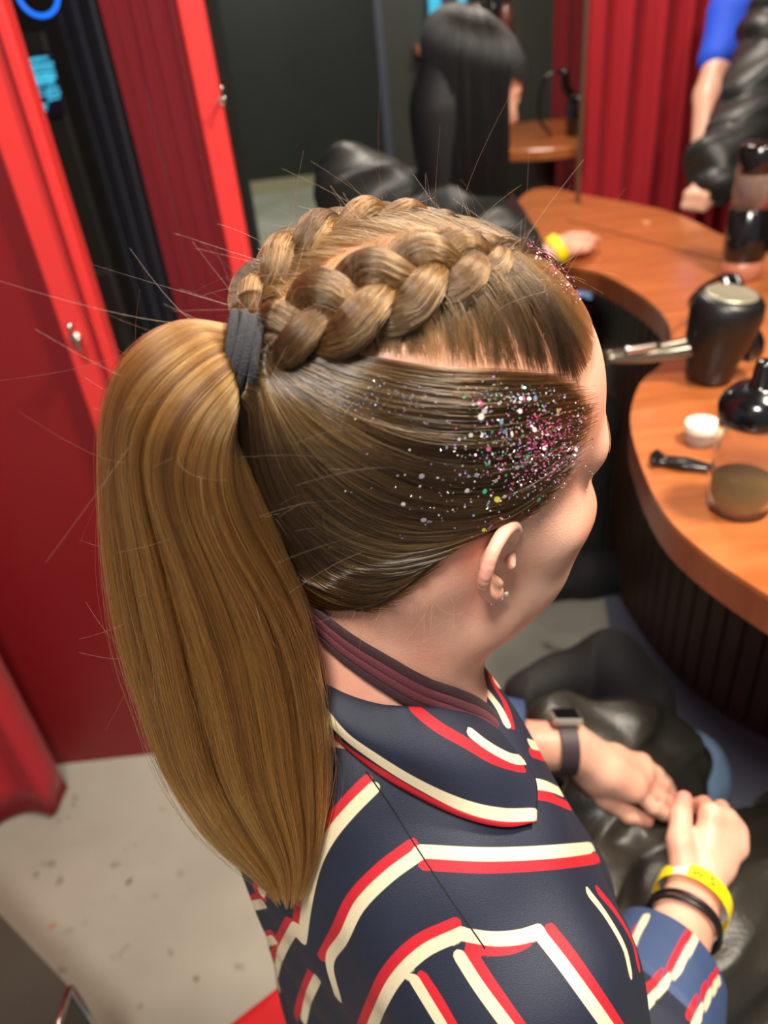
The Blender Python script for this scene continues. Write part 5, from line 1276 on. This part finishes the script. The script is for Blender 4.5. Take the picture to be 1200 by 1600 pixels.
# --- dark-haired person
R2 = frame3((0.90, 0.22, -0.36)); T2 = at(738, 150, 1.46)
H2 = lambda x, y, z: T2 + R2 @ (np.array([x, y, z]) * 0.01)
dh = empty('person', (T2[0] - .05, T2[1], 0)); tag(dh, 'person with long straight black hair and black jacket at the far counter', 'person')
f = Field((-0.25, 1.2, 0.45), (0.75, 2.15, 1.42), 0.0055)
head_shape(f, H2, R2); n2 = T2 + np.array([-.035, -.01, -.17]); f.cap(H2(0, -1.5, -3), n2, .05, .055, .03)
WR2 = at_z(872, 388, .915); HD2 = at_z(912, 368, .915)
SH2 = [n2 + np.array([-.21, .05, .02]), n2 + np.array([.07, -.10, -.10])]
E2 = np.array([0.22, 1.60, .80])
f.cap(n2 - ZB * .09, n2 + np.array([0, 0, -.3]), .07, .10, .04)
f.chain([SH2[1] * .3 + E2 * .7, E2, WR2], [.035, .034, .026], .02)
d2 = (HD2 - WR2) / np.linalg.norm(HD2 - WR2); s2v = np.cross(d2, ZB)
mc2 = [WR2 + d2 * .075 + s2v * (.024 - .016 * i) + ZB * (.004 if i in (1, 2) else 0) for i in range(4)]
hand(f, WR2, mc2, [(m_ + d2 * .032 - ZB * .004, m_ + d2 * .055 - ZB * .016) for m_ in mc2], [WR2 + d2 * .02 + s2v * .022 - ZB * .004, WR2 + d2 * .05 + s2v * .036 - ZB * .008, WR2 + d2 * .075 + s2v * .034 - ZB * .012, WR2 + d2 * .095 + s2v * .028 - ZB * .014])
v, q = f.surface(1); o = under(fast_mesh('body', v, q, M_SKIN), dh); vattr(o, 'flush', np.zeros(len(v)))
f = Field((-0.35, 1.15, 0.40), (0.62, 2.1, 1.30), 0.0065)
f.chain([n2 + np.array([0, 0, -.10]), n2 + np.array([-.01, 0, -.55])], [.14, .15], .04).cap(n2 + np.array([0, 0, -.05]), n2 + np.array([0, 0, -.02]), .075, .06, .03)
for sh in SH2: f.cap(n2 + np.array([0, 0, -.05]), sh, .07, .075, .04)
f.chain([SH2[0], SH2[0] + np.array([-.02, .06, -.27])], [.075, .065], .03); f.chain([SH2[1], E2, E2 * .3 + WR2 * .7], [.07, .058, .042], .02)
f.wobble(lambda x, y, z: 0.012 * (np.abs(vnoise(np.stack([x, y, z * 1.6], 1), 0.13, 23)) - .4) + 0.004 * vnoise(np.stack([x, y, z], 1), 0.05, 24))
v, q = f.surface(1); under(fast_mesh('jacket', v, q, M_JKT), dh)
hb = n2 * np.array([1, 1, 0]); f = Field((-0.35, 1.2, 0.0), (0.7, 2.2, 0.62), 0.01)
for s in (-.09, .09):
    a_ = hb + np.array([-.02, s, .50]); f.chain([a_, hb + np.array([.30, s + .1, .50]), hb + np.array([.32, s + .1, .03])], [.085, .065, .045], .03)
f.cap(hb + np.array([-.02, -.09, .5]), hb + np.array([-.02, .09, .5]), .09, None, .03)
v, q = f.surface(1); v[:, 2] = np.maximum(v[:, 2], .001); under(fast_mesh('trousers', v, q, M_TROUS), dh)
bm = bmesh.new(); lathe(bm, hb + np.array([-.02, 0, 0.001]), (0, 0, 1), [(0, .16), (.02, .16), (.03, .03), (.36, .03), (.37, .15), (.41, .16)], 24); tag(bm_obj('bar_stool', bm, M_CHLEG), 'dark stool under the long-haired person', 'stool')
band2 = band('paper_wristband', E2, WR2, .985, .031, .022, .001, M_YEL, dh); tag(band2[0], 'bright yellow paper wristband on the far hand')
def long_hair():
    r = np.random.RandomState(71); n = 5200; k = 22; out = np.zeros((n, k, 3)); i = 0
    az = r.rand(n) * 2 * math.pi
    rad = np.array([.079, .100, .088])
    up2, fr2, rt2 = R2[:, 2], R2[:, 1], R2[:, 0]; c2 = H2(0, -1.0, 4.6)
    part = c2 + up2 * .085
    lay = r.rand(n)
    L = .34 + .14 * r.rand(n)
    for j in range(k):
        t = j / (k - 1); s_ = t * (0.14 + L)
        on = np.clip(s_ / .15, 0, 1); el = math.pi / 2 * (1 - on)             # slide over the crown, then hang
        ex = np.cos(el) ; ez = np.sin(el)
        sc = 1 + .10 * lay
        p = c2 + (rt2[None] * (np.sin(az) * rad[0] * sc * ex)[:, None] + fr2[None] * (np.cos(az) * rad[1] * sc * ex * np.where(np.cos(az) > 0, 1.03, 1.0))[:, None] + np.array([0, 0, 1.])[None] * (rad[2] * sc * ez)[:, None])
        p[:, 2] -= np.maximum(s_ - .15, 0)
        # falling hair gathers behind the face
        drop = np.maximum(s_ - .15, 0); p -= (fr2 * np.array([1, 1, 0]))[None] * (np.clip(drop / .1, 0, 1) * .035 * (np.cos(az) > .3))[:, None]
        out[:, j] = p
    out += .002 * r.randn(n, 1, 3) * np.linspace(0, 1, k)[None, :, None]
    face = (np.cos(az) > .38) 
    fr_i = np.nonzero(face)[0]                                             # fringe ends above the brow
    for i in fr_i:
        q = out[i]; out[i] = np.stack([np.interp(np.linspace(0, 0.25, k), np.linspace(0, 1, k), q[:, c]) for c in range(3)], 1)
    return out
LH = long_hair(); tag(curves('long_hair', LH, tints(len(LH), (.002, .002, .002), (.007, .0065, .006), 1, 72), M_BLACK, dh, .0006, .8, 1.0), 'long straight glossy black hair')
f = Field(T2 - np.array([.22, .22, .45]), T2 + np.array([.22, .22, .22]), .006)
f.ell(H2(0, -1.8, 4.8), (.073, .086, .079), R2, .02).ell(H2(0, -5.5, 0) - ZB * .05, (.062, .05, .13), None, .04).cap(H2(0, -5.0, -4), H2(0, -5.0, -4) - ZB * .22, .056, .05, .04)
v, q = f.surface(1); under(fast_mesh('hair_mass', v, q, mat('black_hair_mass', lin(12, 11, 11), .6, bump=.5, bscale=40, stretch=(8, 8, .6))), dh)
# --- two people reflected in the mirror, built as solid figures
def bg_person(lab, shoulder, arm, arm_r, top_m, hand_=True, sleeve=1.0, puff=0.0, arm2=None, short=False, body_xy=(0, 0), head_h=1.62):
    bx_, by_ = body_xy; r = empty('person', (bx_, by_, 0)); tag(r, lab, 'person')
    Rr = frame3((-0.6, -0.6, -0.15)); T = np.array([bx_, by_, head_h]); Hh = lambda x, y, z: T + Rr @ (np.array([x, y, z]) * .01)
    pts = [np.array(a) for a in arm]
    lo = np.minimum(np.min(pts, 0), (bx_ - .3, by_ - .3, .8)) - .12; hi = np.maximum(np.max(pts, 0), (bx_ + .3, by_ + .3, head_h + .1)) + .12
    f = Field(lo, hi, .007); head_shape(f, Hh, Rr); f.cap(Hh(0, -1.5, -3), T - ZB * .2, .05, .055, .03)
    f.cap(T - ZB * .28, T - ZB * .6, .11, .11, .04); f.cap(T - ZB * .24, pts[0], .05, .05, .03); f.chain(pts, arm_r, .02)
    if arm2 is not None: f.cap(T - ZB * .24, arm2[0], .05, .05, .03); f.chain(arm2, [.045, .04, .03][:len(arm2)], .02)
    if hand_:
        w_ = pts[-1]; d = pts[-1] - pts[-2]; d /= np.linalg.norm(d); s_ = np.cross(d, ZB); s_ /= np.linalg.norm(s_); dn = np.cross(s_, d); dn = dn if dn[2] < 0 else -dn
        mc = [w_ + d * .07 + s_ * (.024 - .016 * i) for i in range(4)]
        hand(f, w_, mc, [(m_ + d * .022 + dn * .022, m_ - d * .008 + dn * .032) for m_ in mc], [w_ + d * .02 - s_ * .02, w_ + d * .045 - s_ * .032 + dn * .014, w_ + d * .06 - s_ * .016 + dn * .03, w_ + d * .062 + s_ * .0 + dn * .036], .0095)
    v, q = f.surface(1); o = under(fast_mesh('body', v, q, M_SKIN), r); vattr(o, 'flush', np.zeros(len(v)))
    f = Field(lo - np.array([.15, .15, .0]), hi + np.array([.15, .15, -.05]), .0075)
    f.chain([T - ZB * .34, T - ZB * .75], [.15, .16], .04); f.cap(T - ZB * .26, pts[0], .075 + puff, .075 + puff, .04)
    n_ = len(pts); cp = [pts[0]] + ([pts[0] * .45 + pts[1] * .55] if short else pts[1:-1] + [pts[-2] * .12 + pts[-1] * .88])
    f.chain(cp, [a + .02 + puff for a in arm_r[:len(cp)]], .02)
    if arm2 is not None: f.cap(T - ZB * .26, arm2[0], .075, .075, .04); f.cap(arm2[0], arm2[0] * .5 + arm2[1] * .5, .065, .06, .03)
    if puff: f.wobble(lambda x, y, z: .016 * (np.abs(np.sin(z * 34 + 8 * (x + y) + 1.2 * vnoise(np.stack([x, y, z], 1), .15, 31))) * -1 + .55) + .006 * vnoise(np.stack([x, y, z], 1), .06, 32))
    else: f.wobble(lambda x, y, z: .004 * vnoise(np.stack([x, y, z], 1), .09, 33))
    v, q = f.surface(1); under(fast_mesh('jacket' if puff else 'shirt', v, q, top_m), r)
    f = Field((bx_ - .3, by_ - .3, 0), (bx_ + .3, by_ + .3, 1.02), .011)
    for s in (-.09, .09): f.chain([(bx_ + s, by_, .9), (bx_ + s, by_, .03)], [.095, .055], .03)
    v, q = f.surface(1); v[:, 2] = np.maximum(v[:, 2], .001); under(fast_mesh('trousers', v, q, M_TROUS), r)
    f = Field(T - .2, T + .2, .007); f.ell(Hh(0, -2.4, 6.2), (.078, .088, .078), Rr, .02); v, q = f.surface(1); under(fast_mesh('hair', v, q, mat('short_dark_hair', lin(40, 30, 24), .5, bump=.6, bscale=80, stretch=(4, 4, 1))), r)
    return r
fist = at(1084, 300, 1.90)
bg_person('reflected person in a black puffer jacket resting a fist on the counter, built solid', None, [at(1230, 40, 2.0), at(1180, 190, 1.96), at(1112, 275, 1.92)], [.06, .056, .034], M_JKT, True, puff=.026, body_xy=(1.36, 2.06), head_h=1.60)
bg_person('reflected person in a bright blue short-sleeved shirt behind the puffer jacket, built solid', None, [at(1148, 18, 2.26), at(1108, 150, 2.24), at(1098, 250, 2.16)], [.05, .042, .034], mat('blue_shirt', lin(24, 78, 214), .7, bump=.2, bscale=60), False, short=True, arm2=[at(1225, -60, 2.3), at(1192, 20, 2.2), at(1178, 60, 2.2)], body_xy=(1.50, 2.54), head_h=1.66)
# --- shelf with glowing tubes on the dark partition
xs0, xs1 = at_y(648, 66, 3.78)[0], at_y(800, 66, 3.78)[0]; zs = at_y(700, 66, 3.78)[2]
shf = empty('wall_shelf', (xs0, 3.8, zs)); tag(shf, 'small wooden wall shelf above the dark-haired person', 'shelf')
bm = bmesh.new(); box(bm, ((xs0 + xs1) / 2, 3.80, zs - .015), (xs1 - xs0, .20, .03), bevel=.004); under(bm_obj('board', bm, M_WOOD), shf)
for x_ in (xs0 + .08, xs1 - .08):
    bm = bmesh.new(); box(bm, (x_, 3.86, zs - .06), (.02, .08, .07), bevel=.003); under(bm_obj('bracket', bm, M_CHLEG), shf)
for i, (px, wpx, h, m_, lab) in enumerate([(681, 18, .26, M_CYAN, 'wide glowing cyan tube lamp at the end of the shelf'), (723, 12, .24, M_CYAN, 'narrow glowing cyan tube lamp standing between the dark bottles')]):
    x_ = at_y(px, 40, 3.78)[0]; w_ = wpx / 1200 * 3.4; bm = bmesh.new(); lathe(bm, (x_, 3.78, zs + .0005), (0, 0, 1), [(0, w_ * .5), (h - .01, w_ * .5), (h, w_ * .3)], 20); o = bm_obj('tube_lamp', bm, m_, smooth=True); tag(o, lab, 'lamp')
for i, (px, w_, h, col, lab) in enumerate([(700, .035, .10, (30, 28, 26), 'squat dark jar between the two cyan tubes'), (748, .038, .17, (64, 46, 34), 'brown bottle next to the narrow cyan tube'), (772, .030, .21, (28, 30, 28), 'tall dark bottle near the shelf end'), (792, .028, .14, (120, 70, 60), 'rosy bottle at the outer end of the shelf')]):
    x_ = at_y(px, 40, 3.78)[0]; bt = empty('bottle', (x_, 3.80, zs)); tag(bt, lab, 'bottle')
    bm = bmesh.new(); lathe(bm, (x_, 3.80, zs + .0005), (0, 0, 1), [(0, w_), (h * .65, w_), (h * .75, w_ * .45), (h * .85, w_ * .42)], 20); under(bm_obj('bottle_body', bm, mat('bottle_%s' % ['a', 'b', 'c', 'd'][i], lin(*col), .2, coat=.4), smooth=True), bt)
    bm = bmesh.new(); lathe(bm, (x_, 3.80, zs + .0005), (0, 0, 1), [(h * .84, w_ * .5), (h, w_ * .5)], 20); under(bm_obj('cap', bm, M_BLKP, smooth=True), bt)
# dryer on the far table
p = np.array([tc_[0] + .10, tc_[1] - .12, TZ + .0005]); d3 = empty('hair_dryer', tuple(p)); tag(d3, 'black hair dryer standing on the far round table', 'hair dryer')
bm = bmesh.new(); lathe(bm, p, (.05, 0, 1), [(0, .04), (.004, .045), (.08, .05), (.13, .045), (.14, .03)], 24); under(bm_obj('barrel', bm, M_BLKP, smooth=True), d3)
v, f = tube(spline([p + ZB * .10, p + np.array([-.05, 0, .16]), p + np.array([-.06, 0, .22])], 12), np.linspace(.02, .015, 12), 10); under(mesh('handle', v, f, M_BLKP), d3)
v, f = tube(spline([p + np.array([-.06, 0, .22]), p + np.array([-.13, 0, .20]), p + np.array([-.15, 0, .08]), p + np.array([-.10, 0, .006])], 20), .006, 8); under(mesh('cord', v, f, M_BLKP), d3)
